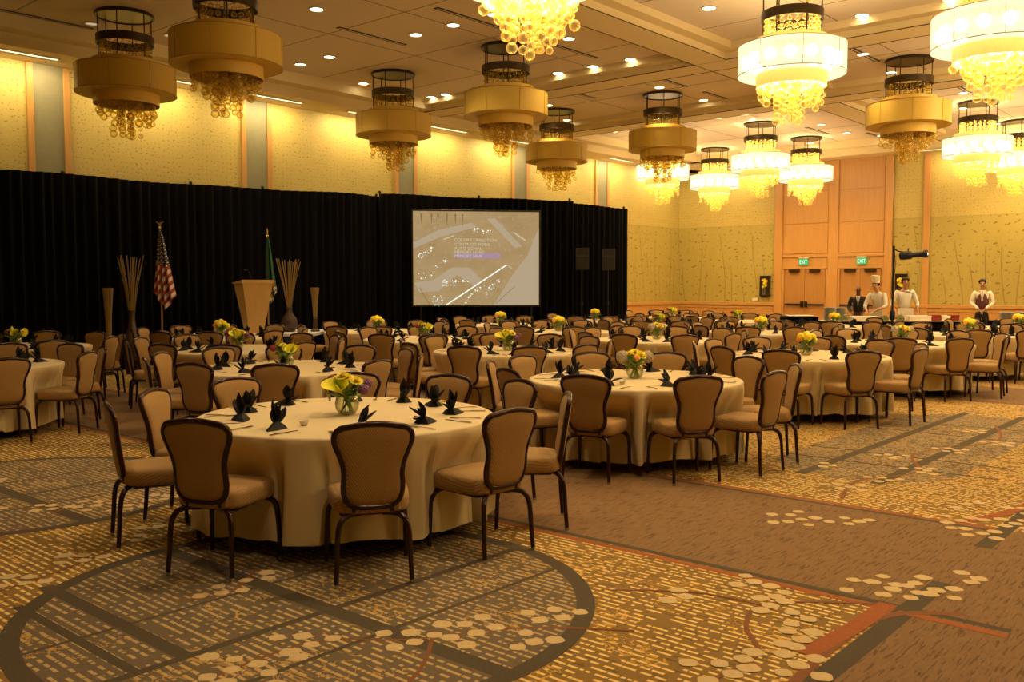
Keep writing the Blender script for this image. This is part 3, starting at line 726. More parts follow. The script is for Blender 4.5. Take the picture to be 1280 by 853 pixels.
TZ, TR = 0.715, 0.965        # table-top height and radius
GEN = [[(-74 + 36 * k + random.Random(50 + v * 20 + k).uniform(-4, 4), 1.09 + random.Random(90 + v * 20 + k).uniform(-.05, .06), random.Random(150 + v * 20 + k).uniform(-7, 7)) for k in range(10)] for v in range(3)]
CUSTOM = {0: [(-77, 1.09, 12), (-33, 1.12, -2), (6, 1.09, -10), (39, 1.18, 3), (75, 1.12, 0), (104, 1.04, 0), (138, 1.10, 4), (178, 1.12, 0), (-147, 1.08, 3), (-119, 1.17, 8)],
          1: [(-74, 1.02, 0), (-34, 1.02, 0), (2, 1.08, -4), (31, 1.15, 6), (70, 1.12, 0), (109, 1.08, 0), (144, 1.04, 0), (180, 1.08, 0), (-146, 1.06, 0), (-111, 1.04, 0)]}
def cloth_mesh(seed, chairs):
    r = random.Random(seed); N = 480
    ph = [r.uniform(0, 6.28) for _ in range(6)]
    def fold(a):
        s_ = sin(17 * a + ph[0] + 1.6 * sin(2 * a + ph[3]) + 0.9 * sin(5 * a)) * 0.60 + sin(27 * a + ph[1] + 1.2 * sin(3 * a + ph[4])) * 0.40 + sin(46 * a + ph[2]) * 0.15
        return math.copysign(min(1.0, abs(s_)) ** 0.8, s_)
    def push(a):                      # seats tucked under the edge press the cloth inwards
        best = 9.0
        for ang, rc, _ in chairs:
            d = abs((a - radians(ang) + pi) % (2 * pi) - pi); rf = rc - 0.225
            if d > 0.42: continue
            w_ = 1.0 - min(1.0, max(0.0, (d - math.atan(0.205 / rf)) / 0.085)); w_ = w_ * w_ * (3 - 2 * w_)
            best = min(best, (rf / max(0.9, cos(d))) * w_ + 9.0 * (1 - w_) if w_ > 0.999 else TR + (rf - TR) * w_)
        return min(best, TR + 0.01)
    PU = [push(2 * pi * j / N) for j in range(N)]
    rings = []
    for rr, z in ((0.02, 0.002), (0.3, 0.002), (0.6, 0.0025), (0.90, 0.002), (TR - 0.010, 0.0015), (TR + 0.002, -0.003), (TR + 0.007, -0.012)):
        rings.append([(rr * cos(2 * pi * j / N), rr * sin(2 * pi * j / N), TZ + z) for j in range(N)])
    for i in range(1, 17):
        t = i / 16; z = TZ - 0.012 - 0.61 * t; amp = 0.052 * t ** 0.45; ring = []
        for j in range(N):
            a = 2 * pi * j / N; f = fold(a)
            q = min(1.0, max(0.0, (t - 0.02) / 0.36)); q = q * q * (3 - 2 * q)
            base = (TR + 0.008) * (1 - q) + (PU[j] + 0.008) * q
            if t > 0.6: base += 0.02 * (t - 0.6)
            rr = base + amp * (f * 0.8 - 0.05) * (1.0 if PU[j] > TR - 0.03 else 0.55)
            aa = a + 0.026 * t * sin(17 * a + ph[0] + 0.6)
            ring.append((rr * cos(aa), rr * sin(aa), z + (0.016 * sin(3 * a + ph[5]) + 0.012 * f) * max(0, t - 0.5) * 2))
        rings.append(ring)
    mb = MB(); mb.loft(rings, True, False)
    return mb.mesh('tablecloth', M['linen'], angle=80)
CLOTH = [cloth_mesh(11, CUSTOM[0]), cloth_mesh(23, CUSTOM[1])] + [cloth_mesh(37 + v, GEN[v]) for v in range(3)]
top_me = MB().lathe([(0.02, TZ - 0.018), (TR - 0.01, TZ - 0.018), (TR - 0.004, TZ - 0.012), (TR - 0.004, TZ - 0.005), (TR - 0.012, TZ - 0.002), (0.02, TZ - 0.002)], 48).mesh('tabletop', M['table_top'])
tleg_me = [MB().tube([(sx * 0.40, sy * 0.3, TZ - 0.018), (sx * 0.42, sy * 0.33, 0.35), (sx * 0.44, sy * 0.34, 0.0)], 0.018, 8).mesh('leg', M['table_leg']) for sx in (-1, 1) for sy in (-1, 1)]

M['lily'] = plain('yellow_petal', (0.95, 0.72, 0.02), 0.5, 0, 0.2, 30); M['calla'] = plain('chartreuse_petal', (0.78, 0.74, 0.03), 0.45, 0, 0.2, 20)
M['burgundy'] = plain('burgundy_petal', (0.20, 0.018, 0.03), 0.6, 0, 0.35, 40); M['purple'] = plain('purple_petal', (0.17, 0.06, 0.16), 0.6, 0, 0.35, 40)
M['mauve'] = plain('mauve_hydrangea', (0.36, 0.30, 0.22), 0.7, 0, 0.3, 60); M['orange'] = plain('orange_petal', (0.80, 0.28, 0.03), 0.5, 0, 0.25, 40)
M['leafm'] = plain('green_leaf', (0.14, 0.24, 0.035), 0.5, 0, 0.35, 25); M['stem'] = plain('green_stem', (0.22, 0.28, 0.06), 0.5)
def daisy(c, r, axis, n=16, rng=random):
    mb = MB(); ax = Vector(axis).normalized(); s1 = ax.orthogonal().normalized(); s2 = ax.cross(s1)
    for L in range(3):
        for k in range(n):
            a = 2 * pi * (k + 0.5 * L) / n + rng.uniform(-.1, .1); d = (s1 * cos(a) + s2 * sin(a)); el = 0.25 + 0.45 * L
            dd = (d * cos(el) + ax * sin(el)).normalized(); sd = dd.cross(ax).normalized(); rr = r * (1 - 0.2 * L); wd = r * 0.2
            b = Vector(c)
            mb.add([b, b + dd * rr * 0.55 + sd * wd, b + dd * rr, b + dd * rr * 0.55 - sd * wd, b + dd * rr * 0.5 + ax * 0.004], [(0, 1, 4), (1, 2, 4), (2, 3, 4), (3, 0, 4)])
    mb.ico(Vector(c) + ax * r * 0.2, r * 0.22)
    return mb
def calla(c, r, axis):
    mb = MB(); ax = Vector(axis).normalized(); s1 = ax.orthogonal().normalized(); s2 = ax.cross(s1); rings = []
    for i in range(7):
        t = i / 6; ring = []
        for k in range(16):
            a = 2 * pi * k / 16; rr = r * (0.12 + 0.88 * t ** 1.5); h = r * (1.5 * t + 0.7 * t * t * cos(a))
            ring.append(tuple(Vector(c) + (s1 * cos(a) + s2 * sin(a)) * rr + ax * h))
        rings.append(ring)
    mb.loft(rings, True, False); mb.tube([Vector(c), Vector(c) + ax * r * 1.3], [0.006, 0.004], 6); return mb
def pompom(c, r, rng, n=40, bump=0.35):
    mb = MB()
    for k in range(n):
        z = 1 - 2 * (k + .5) / n; q = sqrt(1 - z * z); a = k * 2.4
        p = Vector(c) + Vector((q * cos(a), q * sin(a), z)) * r * 0.72; mb.ico(p, r * bump * rng.uniform(0.75, 1.1))
    return mb
def centerpiece(kind, small):
    r = random.Random(40 + kind); t = empty('flower_centerpiece', (0, 0, 0))
    MB().lathe([(0.035, 0.0), (0.055, 0.006), (0.074, 0.035), (0.080, 0.07), (0.072, 0.11), (0.060, 0.135), (0.057, 0.135), (0.068, 0.11), (0.076, 0.07), (0.07, 0.037), (0.05, 0.012)], 28).build('glass_vase', M['clear'], t)
    s_ = MB()
    for k in range(16):
        a = r.uniform(0, 6.28); b = r.uniform(0, 6.28); s_.tube([(0.045 * cos(a), 0.045 * sin(a), 0.012), (0.02 * cos(b), 0.02 * sin(b), 0.10), (0.06 * cos(b), 0.06 * sin(b), 0.17)], 0.0035, 5)
    s_.build('stems', M['stem'], t)
    lf = MB()
    for k in range(26):
        a = r.uniform(0, 6.28); leaf_petal(lf, (0.035 * cos(a), 0.035 * sin(a), 0.125 + r.uniform(-.02, .03)), a, r.uniform(-0.3, 0.8), r.uniform(0.07, 0.13), r.uniform(0.016, 0.028), 0.35)
    lf.build('foliage', M['leafm'], t, angle=60)
    def F(nm, mb, mat): mb.build(nm, M[mat], t, angle=60)
    if kind == 0:      # calla + lilies, burgundy and purple at the sides
        F('calla_lily', calla((-0.02, -0.03, 0.14), 0.078, (-0.25, -0.55, 0.5)), 'calla'); F('calla_lily', calla((0.0, 0.05, 0.16), 0.055, (0.3, 0.5, 0.6)), 'calla')
        for c in ((0.0, 0.0, 0.235), (0.065, -0.02, 0.215), (-0.07, 0.01, 0.22), (0.03, 0.05, 0.22), (-0.03, -0.01, 0.245)): F('yellow_daisy', daisy(c, 0.055, (c[0] * 3, c[1] * 3 - .3, 0.8), rng=r), 'lily')
        for c in ((0.13, 0.03, 0.20), (0.12, -0.05, 0.17)): F('purple_bloom', pompom(c, 0.036, r), 'purple')
        for c in ((-0.135, 0.0, 0.20), (-0.11, 0.06, 0.22)): F('burgundy_bloom', pompom(c, 0.036, r), 'burgundy')
    elif kind == 1:    # big yellow heads, mauve hydrangea at the sides
        for c in ((0.0, 0.0, 0.23), (0.05, -0.04, 0.21), (-0.05, 0.04, 0.21), (0.02, 0.06, 0.215)): F('yellow_daisy', daisy(c, 0.06, (c[0] * 4, c[1] * 4 - .3, 0.6), rng=r), 'lily')
        for c in ((-0.12, -0.03, 0.20), (0.12, 0.03, 0.195)): F('hydrangea', pompom(c, 0.055, r, 60), 'mauve')
        F('orange_bloom', pompom((0.0, -0.09, 0.19), 0.03, r), 'orange')
    elif kind == 2:    # yellow callas leaning right, orange
        for c, ax in (((0.0, -0.02, 0.15), (0.5, -0.4, 0.5)), ((-0.02, 0.02, 0.16), (-0.5, -0.3, 0.6)), ((0.03, 0.04, 0.15), (0.6, 0.4, 0.5))): F('calla_lily', calla(c, 0.055, ax), 'calla')
        for c in ((-0.08, 0.0, 0.22), (-0.03, -0.05, 0.225), (0.11, 0.03, 0.20)): F('yellow_daisy', daisy(c, 0.05, (c[0] * 4, c[1] * 4, 0.7), rng=r), 'lily')
        for c in ((-0.13, -0.03, 0.20), (-0.09, 0.07, 0.21)): F('burgundy_bloom', pompom(c, 0.035, r), 'burgundy')
    else:
        for c in ((0.0, 0.0, 0.24), (0.06, -0.03, 0.22), (-0.065, 0.0, 0.225), (0.0, 0.06, 0.22), (0.0, -0.06, 0.215)): F('yellow_rose', pompom(c, 0.042, r, 40, 0.5), 'lily')
        F('green_bloom', pompom((0.1, 0.03, 0.18), 0.04, r), 'calla'); F('orange_bloom', pompom((-0.1, -0.02, 0.19), 0.03, r), 'orange')
    return t

# ------------------------------------------------------------------ banquet tables
TABLES = [ # x, y, name, flower kind, cutlery
    (-4.84, 3.90, 'the front table', 0, 1), (-4.72, 7.15, 'the second table of the right row', 1, 1), (-4.71, 10.9, 'the third table of the right row', 3, 1),
    (-4.62, 14.1, 'the fourth table of the right row', 1, 0), (-4.56, 17.3, 'the fifth table of the right row', 3, 0), (-4.5, 20.5, 'the farthest table of the right row', 3, 0),
    (-8.10, 5.73, 'the first table of the middle row', 2, 1), (-7.98, 9.10, 'the second table of the middle row', 0, 1), (-7.85, 12.5, 'the third table of the middle row', 1, 0),
    (-7.7, 15.8, 'the fourth table of the middle row', 3, 0), (-7.6, 18.95, 'the farthest table of the middle row', 3, 0),
    (-10.96, 3.64, 'the leftmost table by the frame edge', 0, 0), (-10.9, 6.94, 'the second table of the third row', 0, 0), (-10.7, 10.2, 'the third table of the third row', 2, 0),
    (-10.6, 13.5, 'the fourth table of the third row', 3, 0), (-10.5, 16.8, 'the fifth table of the third row', 2, 0), (-10.4, 20.1, 'the farthest table of the third row', 2, 0),
    (-13.65, 5.19, 'the left table near the drape', 2, 0), (-13.7, 8.42, 'the table before the stage', 3, 0), (-13.25, 11.4, 'the table right of the stage', 3, 0),
    (-13.3, 14.92, 'the table under the projection screen', 3, 0), (-13.1, 18.1, 'the table by the loudspeakers', 3, 0), (-13.0, 21.45, 'the table at the drape end', 2, 0)]
rt = random.Random(21)
fproto = {}
PLACE = {0: 'nearest the camera at', 1: 'near right of', -1: 'near left of', 2: 'right of', -2: 'left of', 3: 'far right of', -3: 'far left of', 4: 'back right of', -4: 'back left of', 5: 'at the back of'}
def seat_words(rel_idx):
    return {0: 'at the near side of', 1: 'one seat right of nearest at', 2: 'on the near right of', 3: 'on the far right of', 4: 'one seat right of farthest at', 5: 'at the far side of',
            -1: 'one seat left of nearest at', -2: 'on the near left of', -3: 'on the far left of', -4: 'one seat left of farthest at'}[rel_idx]
def in_view(x, y, margin=1.06):
    c, s_ = cos(radians(YAW)), sin(radians(YAW)); d = -s_ * x + c * y; l = c * x + s_ * y
    return d > 1 and abs(l) / d * FPX < 640 * margin + 30
seats = []
OBST = [(-14.25, 19.1, 0.95), (-14.1, 20.05, 0.95)] + [(-7.35 + 0.755 * k * 0.4, 21.45 + 0.656 * k * 0.4, 0.85) for k in range(-6, 5)] + [(-16.0 + 0.25 * k, 8.45 + 0.32 * k, 0.62) for k in range(8)] + [(-15.9 + 0.25 * k, 14.65 + 0.29 * k, 0.62) for k in range(9)]
STAGE = [(-16.0, 8.45), (-14.25, 10.7), (-15.4, 12.1), (-16.5, 10.9)]
def free_spot(x, y, ti):
    for (a, b) in seats:
        if hypot(x - a, y - b) < 0.60: return False
    for j, tb in enumerate(TABLES):
        if j != ti and hypot(x - tb[0], y - tb[1]) < 1.12: return False
    for (a, b, c) in OBST:
        if hypot(x - a, y - b) < c: return False
    return x > -15.6
for ti, (tx, ty, tn, fk_, cut) in enumerate(TABLES):
    t = empty('round_table', (tx, ty, 0.0035), rt.uniform(-.2, .2), 'folding table under the cream cloth of ' + tn, 'table', 'round banquet tables')
    put('tabletop', top_me, t)
    for lm in tleg_me: put('leg', lm, t)
    c = put('tablecloth', CLOTH[ti] if ti < 2 else CLOTH[2 + ti % 3], None, (tx, ty, 0.0035))
    tag(c, 'long cream tablecloth draped over ' + tn, 'tablecloth', 'cream round tablecloths')
    # centrepiece
    small = ti > 1
    if fk_ not in fproto: f = fproto[fk_] = centerpiece(fk_, small); f.location = (tx, ty, TZ + 0.007)
    else: f = copy_tree(fproto[fk_], (tx, ty, TZ + 0.007), 0)
    f.rotation_euler = (0, 0, radians(YAW) + (rt.uniform(-.5, .5) if ti > 1 else 0))
    desc = {0: 'yellow and burgundy flowers', 1: 'yellow daisies and hydrangeas', 2: 'chartreuse callas', 3: 'yellow rose bouquet'}[fk_]
    tag(f, desc + ' in glass bowl on ' + tn, 'flower arrangement', 'floral centrepieces')
    camdir = atan2(-ty, -tx)
    if ti in CUSTOM: spec = CUSTOM[ti]
    else: spec = GEN[ti % 3]
    near = min(range(10), key=lambda k: abs((radians(spec[k][0]) - camdir + pi) % (2 * pi) - pi))
    for k, (ang, rad, dyaw) in enumerate(spec):
        a = radians(ang); x, y = tx + rad * cos(a), ty + rad * sin(a)
        rel = (k - near + 5) % 10 - 5; rel = 5 if rel == -5 else rel
        wds = seat_words(rel)
        if ti not in CUSTOM:
            for dlt in (0, 4, -4, 8, -8, 11, -11, None):
                if dlt is None: break
                a2 = a + radians(dlt); x, y = tx + rad * cos(a2), ty + rad * sin(a2)
                if free_spot(x, y, ti): break
            if dlt is None: continue
            a = a2
        if in_view(x, y):
            seats.append((x, y)); chair(x, y, a + pi / 2 + radians(dyaw), 'camel chair %s %s' % (wds, tn), glides=ti in (0, 1, 6, 11))
        na = a + rt.uniform(-.05, .05); nx, ny = tx + 0.68 * cos(na), ty + 0.68 * sin(na)
        if in_view(nx, ny):
            o = put('folded_napkin', NAP[rt.randrange(6)], None, (nx, ny, TZ + 0.007), (0, 0, na + rt.choice((0.9, -0.9, 0.3, 2.4, 1.6))))
            tag(o, 'black fan-folded napkin %s %s' % (wds, tn), 'napkin', 'black folded napkins')
            if cut:
                for q, me, nm, dsc in ((0.17, fork_me, 'table_fork', 'steel fork'), (-0.17, knife_me, 'table_knife', 'steel knife')):
                    cx, cy = tx + 0.80 * cos(a) - q * sin(a) * -1, ty + 0.80 * sin(a) + q * cos(a) * -1
                    o = put(nm, me, None, (cx, cy, TZ + 0.007), (0, 0, a + pi / 2 + rt.uniform(-.1, .1)))
                    tag(o, '%s %s %s' % (dsc, wds, tn), 'cutlery', 'table cutlery')
for ti in (0, 1):
    tx, ty = TABLES[ti][:2]
    o = MB().loft([[(0.02 * cos(a) * f, 0.02 * sin(a) * f, z) for a in [2 * pi * k / 12 for k in range(12)]] for f, z in ((0.8, 0), (1.2, 0.012), (1.5, 0.03), (1.4, 0.03), (1.1, 0.014))]).build('sugar_dish', M['ceramic'], None, loc=(tx + 0.42 * cos(radians(-62)), ty + 0.42 * sin(radians(-62)) - .12, TZ + 0.007))
    tag(o, 'tiny white dish beside the centrepiece on ' + TABLES[ti][2], 'dish')

# ------------------------------------------------------------------ black pipe-and-drape
def drape(name, pts, ztop, label, knobs=()):
    path = catmull([(x, y, 0) for x, y in pts], 10)
    d = [0]
    for i in range(1, len(path)): d.append(d[-1] + (Vector(path[i]) - Vector(path[i - 1])).length)
    L = d[-1]; n = int(L / 0.022); P = []
    for k in range(n + 1):
        s_ = L * k / n; i = max(1, next((j for j in range(len(d)) if d[j] >= s_ - 1e-6), len(d) - 1))
        f = (s_ - d[i - 1]) / max(1e-6, d[i] - d[i - 1]); q = Vector(path[i - 1]).lerp(Vector(path[i]), f)
        t = (Vector(path[i]) - Vector(path[i - 1])).normalized(); nn = Vector((-t.y, t.x, 0)); P.append((q, nn, s_))
    rings = []
    for zf in (0.0, 0.3, 0.6, 0.85, 0.97, 1.0):
        ring = []
        for q, nn, s_ in P:
            u = s_ / L; z1 = ztop[0] + (ztop[1] - ztop[0]) * u
            amp = 0.045 * (1.25 - 0.6 * zf)
            o = amp * sin(s_ * 2 * pi / 0.20 + 1.3 * sin(s_ * 2.1)) + 0.02 * sin(s_ * 2 * pi / 0.47)
            sag = 0.012 * sin(s_ * 2 * pi / 3.0) if zf == 1.0 else 0
            ring.append((q.x + nn.x * o, q.y + nn.y * o, 0.01 + (z1 - 0.01) * zf + sag))
        rings.append(ring)
    t = empty('black_drape', (0, 0, 0), 0, label, 'curtain', 'black pipe-and-drape runs')
    MB().loft(rings, False, False, closed=False).build('velvet_panel', M['velvet'], t, angle=180)
    for i in knobs:
        q, nn, s_ = P[int(i * (len(P) - 1))]; z1 = ztop[0] + (ztop[1] - ztop[0]) * i
        MB().tube([(q.x + nn.x * .10, q.y + nn.y * .10, 0), (q.x + nn.x * .10, q.y + nn.y * .10, z1 + 0.03)], 0.02, 8).sphere((q.x + nn.x * .10, q.y + nn.y * .10, z1 + 0.04), 0.035).build('upright_pole', M['black_metal'], t)
    return t
drape('a', [(-16.30, 3.6), (-16.32, 5.3), (-16.34, 6.0), (-16.64, 8.2), (-16.68, 10.7), (-16.25, 12.7), (-16.50, 14.50)], (3.44, 3.61), 'long curved black drape behind the stage and flags', (0.02, 0.33, 0.56, 0.70, 0.98))
drape('b', [(-16.30, 14.16), (-15.73, 16.89), (-14.90, 19.62)], (3.66, 3.78), 'tall black drape directly behind the projection screen', (0.01, 0.5, 0.99))
drape('c', [(-15.02, 19.30), (-14.80, 21.0), (-14.76, 21.95)], (3.72, 3.70), 'short black drape behind the two loudspeakers', (0.98,))
# stage
zs = 0.66
st = empty('stage_platform', (0, 0, 0), 0, 'low black-skirted stage platform carrying the lectern', 'stage')
MB().loft([[(x, y, zs - 0.05) for x, y in STAGE], [(x, y, zs) for x, y in STAGE]]).build('deck', plain('stage_deck', (0.60, 0.60, 0.60), 0.6), st, smooth=False)
sk = []
for i in range(4):
    a, b = Vector((*STAGE[i], 0)), Vector((*STAGE[(i + 1) % 4], 0)); n = int((b - a).length / 0.03); nn = (b - a).normalized(); nn = Vector((nn.y, -nn.x, 0))
    for k in range(n): q = a.lerp(b, k / n); o = 0.012 * sin(k * 0.03 * 2 * pi / 0.12); sk.append(q + nn * (o - 0.02))
MB().loft([[(p.x, p.y, 0.005) for p in sk], [(p.x, p.y, zs - 0.045) for p in sk]], False, False).build('skirt', M['velvet'], st)

# lectern
M['lect'] = wood('lectern_maple', (0.46, 0.27, 0.08), (0.60, 0.37, 0.13), 0.35)
lc = empty('lectern', (-15.33, 10.13, zs), radians(80), 'tapered light maple lectern on the stage', 'lectern')
def frustum(w0, d0, w1, d1, z0, z1, y0=0, y1=0):
    return [[(-w0 / 2, y0 - d0 / 2, z0), (w0 / 2, y0 - d0 / 2, z0), (w0 / 2, y0 + d0 / 2, z0), (-w0 / 2, y0 + d0 / 2, z0)], [(-w1 / 2, y1 - d1 / 2, z1), (w1 / 2, y1 - d1 / 2, z1), (w1 / 2, y1 + d1 / 2, z1), (-w1 / 2, y1 + d1 / 2, z1)]]
MB().loft(frustum(0.30, 0.22, 0.60, 0.42, 0.04, 0.94)).build('body', M['lect'], lc, smooth=False)
MB().bevbox(-0.20, 0.20, -0.16, 0.16, 0, 0.045, 0.008).build('base', M['maple_dark'], lc)
MB().loft([[(-0.32, -0.22, 0.94), (0.32, -0.22, 0.94), (0.32, 0.24, 0.94), (-0.32, 0.24, 0.94)], [(-0.32, -0.22, 1.01), (0.32, -0.22, 1.01), (0.32, 0.24, 0.955), (-0.32, 0.24, 0.955)]]).build('top', M['lect'], lc, smooth=False)
MB().tube(catmull([(-0.05, 0.0, 0.98), (-0.05, 0.02, 1.10), (-0.07, 0.06, 1.18), (-0.11, 0.10, 1.20)], 4), 0.006, 6).sphere((-0.125, 0.11, 1.203), 0.02).build('microphone', M['black_metal'], lc)

# flags on poles
def flag(kind, x, y, z0, ztop, width, drop, label):
    t = empty('flag_on_pole', (x, y, z0), radians(41), label, 'flag', 'draped flags on the stage')
    H_ = ztop - z0
    MB().lathe([(0.14, 0), (0.14, 0.02), (0.10, 0.05), (0.03, 0.07)], 24).build('floor_stand', M['brass'], t)
    MB().tube([(0, 0, 0.05), (0, 0, H_ - 0.12)], 0.014, 8).build('pole', M['maple_dark'], t)
    if kind == 'us':
        f = MB().sphere((0, 0, H_ - 0.10), 0.03)
        f.loft([[(0.0 + a * 0.9, b, H_ - 0.07 + c) for a, b, c in ((-.012, -.01, 0), (.012, -.01, 0), (.012, .01, 0), (-.012, .01, 0))], [(a, b, H_ + c) for a, b, c in ((-.015, -.012, 0), (.03, -.012, .01), (.03, .012, .01), (-.015, .012, 0))]])
        f.loft([[(-.01, .0, H_ - 0.05), (-.01, .02, H_ - 0.04), (-0.01, .0, H_ - 0.02)], [(-.07, .0, H_ + 0.01), (-.065, .01, H_ + 0.02), (-.065, .0, H_ + 0.03)]]).loft([[(.01, .0, H_ - 0.05), (.01, .02, H_ - 0.04), (0.01, .0, H_ - 0.02)], [(.07, .0, H_ + 0.01), (.065, .01, H_ + 0.02), (.065, .0, H_ + 0.03)]])
        f.build('eagle_finial', M['brass'], t)
    else:
        MB().lathe([(0.02, H_ - 0.14), (0.03, H_ - 0.12), (0.015, H_ - 0.10), (0.022, H_ - 0.05), (0.002, H_ + 0.04)], 10).build('spear_finial', M['brass'], t)
    rings = []; n = 46
    for i in range(15):
        v = i / 14; ring = []
        wd = 0.05 + (width - 0.05) * v ** 0.75
        for k in range(n):
            u = k / (n - 1); xx = (-0.40 + u) * wd + 0.03 * v; yy = -0.02 + 0.045 * (0.3 + v) * sin(u * 2 * pi * 3.2 + 0.5 * sin(4 * v))
            zz = H_ - 0.16 - drop * v * (1 - 0.20 * abs(u - 0.55) * 2 * v)
            ring.append((xx, yy, zz))
        rings.append(ring)
    m = NT('flag_cloth_' + kind); X, Y, Z = m.xyz()
    if kind == 'us':
        s_ = (X * 9.0 + Z * -5.5 + 0.2); stripe = s_.frac() > 0.5
        c = m.mix(stripe, (0.62, 0.52, 0.42), (0.30, 0.016, 0.014))
        gx, gz = X * 26.0 + (Z * 26.0).floor() * 0.5, Z * 26.0; a, b = gx.frac() - 0.5, gz.frac() - 0.5
        star = (a * a + b * b) < 0.07
        cant = m.mix(star, (0.012, 0.014, 0.06), (0.62, 0.55, 0.48))
        c = m.mix((Z + X * 0.35) > (H_ - 0.16 - drop * 0.40), c, cant)
    else:
        seal = (Z < (H_ - 0.16 - drop * 0.66)) * (m.noise(18.0) > 0.5)
        c = m.mix(seal, (0.006, 0.085, 0.045), (0.60, 0.46, 0.22))
    m.base(c); m.p(Roughness=0.6)
    MB().loft(rings, False, False, closed=False).build('flag_cloth', m.mat, t, angle=180)
flag('us', -16.18, 8.72, zs, 2.72, 0.40, 1.45, 'draped stars and stripes flag on a pole with gilt eagle')
flag('green', -15.72, 10.72, zs, 2.66, 0.24, 1.30, 'draped green flag on a pole behind the lectern')

# reed vases
M['gourd'] = plain('dark_gourd', (0.060, 0.032, 0.018), 0.45, 0, 0.3, 12); M['reed'] = plain('dry_reed', (0.27, 0.175, 0.055), 0.6, 0, 0.3, 10)
def gourd(x, y, z0, hb, label, spread=0.27, tall=0.95):
    t = empty('reed_vase', (x, y, z0), 0, label, 'vase', 'dark gourd vases of tall reeds')
    k = hb
    MB().lathe([(0.09, 0), (0.11, 0.01), (0.145, 0.10 * k), (0.155, 0.20 * k), (0.13, 0.29 * k), (0.075, 0.36 * k), (0.055, 0.42 * k), (0.058, 0.48 * k), (0.07, 0.50 * k), (0.055, 0.50 * k), (0.04, 0.42 * k)], 28).build('gourd_body', M['gourd'], t)
    r = random.Random(int(x * 100))
    for i in range(15):
        a = 2 * pi * i / 15 + r.uniform(-.2, .2); q = r.uniform(0.45, 1.0) * spread
        MB().tube([(0.02 * cos(a), 0.02 * sin(a), 0.40 * k), (q * 0.5 * cos(a), q * 0.5 * sin(a), 0.48 * k + tall * 0.5), (q * cos(a), q * sin(a), 0.5 * k + tall * r.uniform(0.93, 1.03))], [0.007, 0.009, 0.008], 6).build('reed', M['reed'], t)
gourd(-15.86, 7.98, 0.0, 2.25, 'tall gourd vase of reeds left of the striped flag')
gourd(-15.22, 10.86, zs, 0.95, 'gourd vase of reeds right of the lectern')
def trumpet(x, y, z0, h, label):
    t = empty('bamboo_vase', (x, y, z0), 0, label, 'vase', 'slender flared bamboo vases')
    m0 = MB().lathe([(0.09, 0), (0.09, 0.03), (0.05, 0.06), (0.035, h * 0.30), (0.04, h * 0.34)], 20); m0.build('pedestal', M['gourd'], t)
    for i in range(12):
        a = 2 * pi * i / 12
        MB().tube([(0.028 * cos(a), 0.028 * sin(a), h * 0.30), (0.045 * cos(a), 0.045 * sin(a), h * 0.7), (0.072 * cos(a), 0.072 * sin(a), h)], [0.010, 0.013, 0.018], 6).build('bamboo_slat', M['reed'], t)
trumpet(-15.98, 7.62, 0.0, 1.52, 'slender bamboo vase at the far left end of the drape')
trumpet(-14.88, 11.22, zs, 0.86, 'slender bamboo vase at the right end of the stage')

# loudspeakers on stands
for x, y, lab in ((-14.25, 19.10, 'loudspeaker on tripod stand next to the projection screen'), (-14.10, 20.05, 'loudspeaker on tripod stand near the drape end')):
    t = empty('speaker_stand', (x, y, 0), radians(45), lab.replace('loudspeaker on tripod', 'black tripod') , 'stand', 'speaker tripod stands')
    MB().tube([(0, 0, 0.35), (0, 0, 1.96)], 0.017, 8).build('pole', M['black_metal'], t)
    MB().lathe([(0.03, 1.05), (0.035, 1.08), (0.03, 1.14)], 12).build('collar', M['grille'], t)
    for k in range(3):
        a = 2 * pi * k / 3; MB().tube([(0, 0, 0.75), (0.45 * cos(a), 0.45 * sin(a), 0.01)], 0.012, 6).tube([(0, 0, 0.38), (0.23 * cos(a), 0.23 * sin(a), 0.37)], 0.008, 6).build('leg', M['black_metal'], t)
    s_ = empty('loudspeaker', (x, y, 1.96), radians(45), 'black ' + lab, 'speaker', 'loudspeakers')
    MB().loft([[(-0.17, -0.15, 0), (0.17, -0.15, 0), (0.12, 0.16, 0), (-0.12, 0.16, 0)], [(-0.17, -0.15, 0.55), (0.17, -0.15, 0.55), (0.12, 0.16, 0.55), (-0.12, 0.16, 0.55)]]).build('cabinet', M['black_plastic'], s_, smooth=False)
    MB().bevbox(-0.155, 0.155, -0.168, -0.15, 0.02, 0.34, 0.004).build('woofer_grille', M['grille'], s_)
    MB().loft([[(-0.14, -0.152, 0.38), (0.14, -0.152, 0.38), (0.14, -0.152, 0.52), (-0.14, -0.152, 0.52)], [(-0.05, -0.12, 0.42), (0.05, -0.12, 0.42), (0.05, -0.12, 0.48), (-0.05, -0.12, 0.48)]]).build('horn', M['grille'], s_, smooth=False)

# ------------------------------------------------------------------ text helper
def text_mesh(name, body, size, mat, extrude=0.001, align='LEFT'):
    cu = bpy.data.curves.new(name, 'FONT'); cu.body = body; cu.size = size; cu.extrude = extrude; cu.align_x = align; cu.resolution_u = 3
    o = bpy.data.objects.new(name, cu); COL.objects.link(o)
    dg = bpy.context.evaluated_depsgraph_get(); me = bpy.data.meshes.new_from_object(o.evaluated_get(dg))
    bpy.data.objects.remove(o); bpy.data.curves.remove(cu)
    me.materials.clear(); me.materials.append(mat); return me
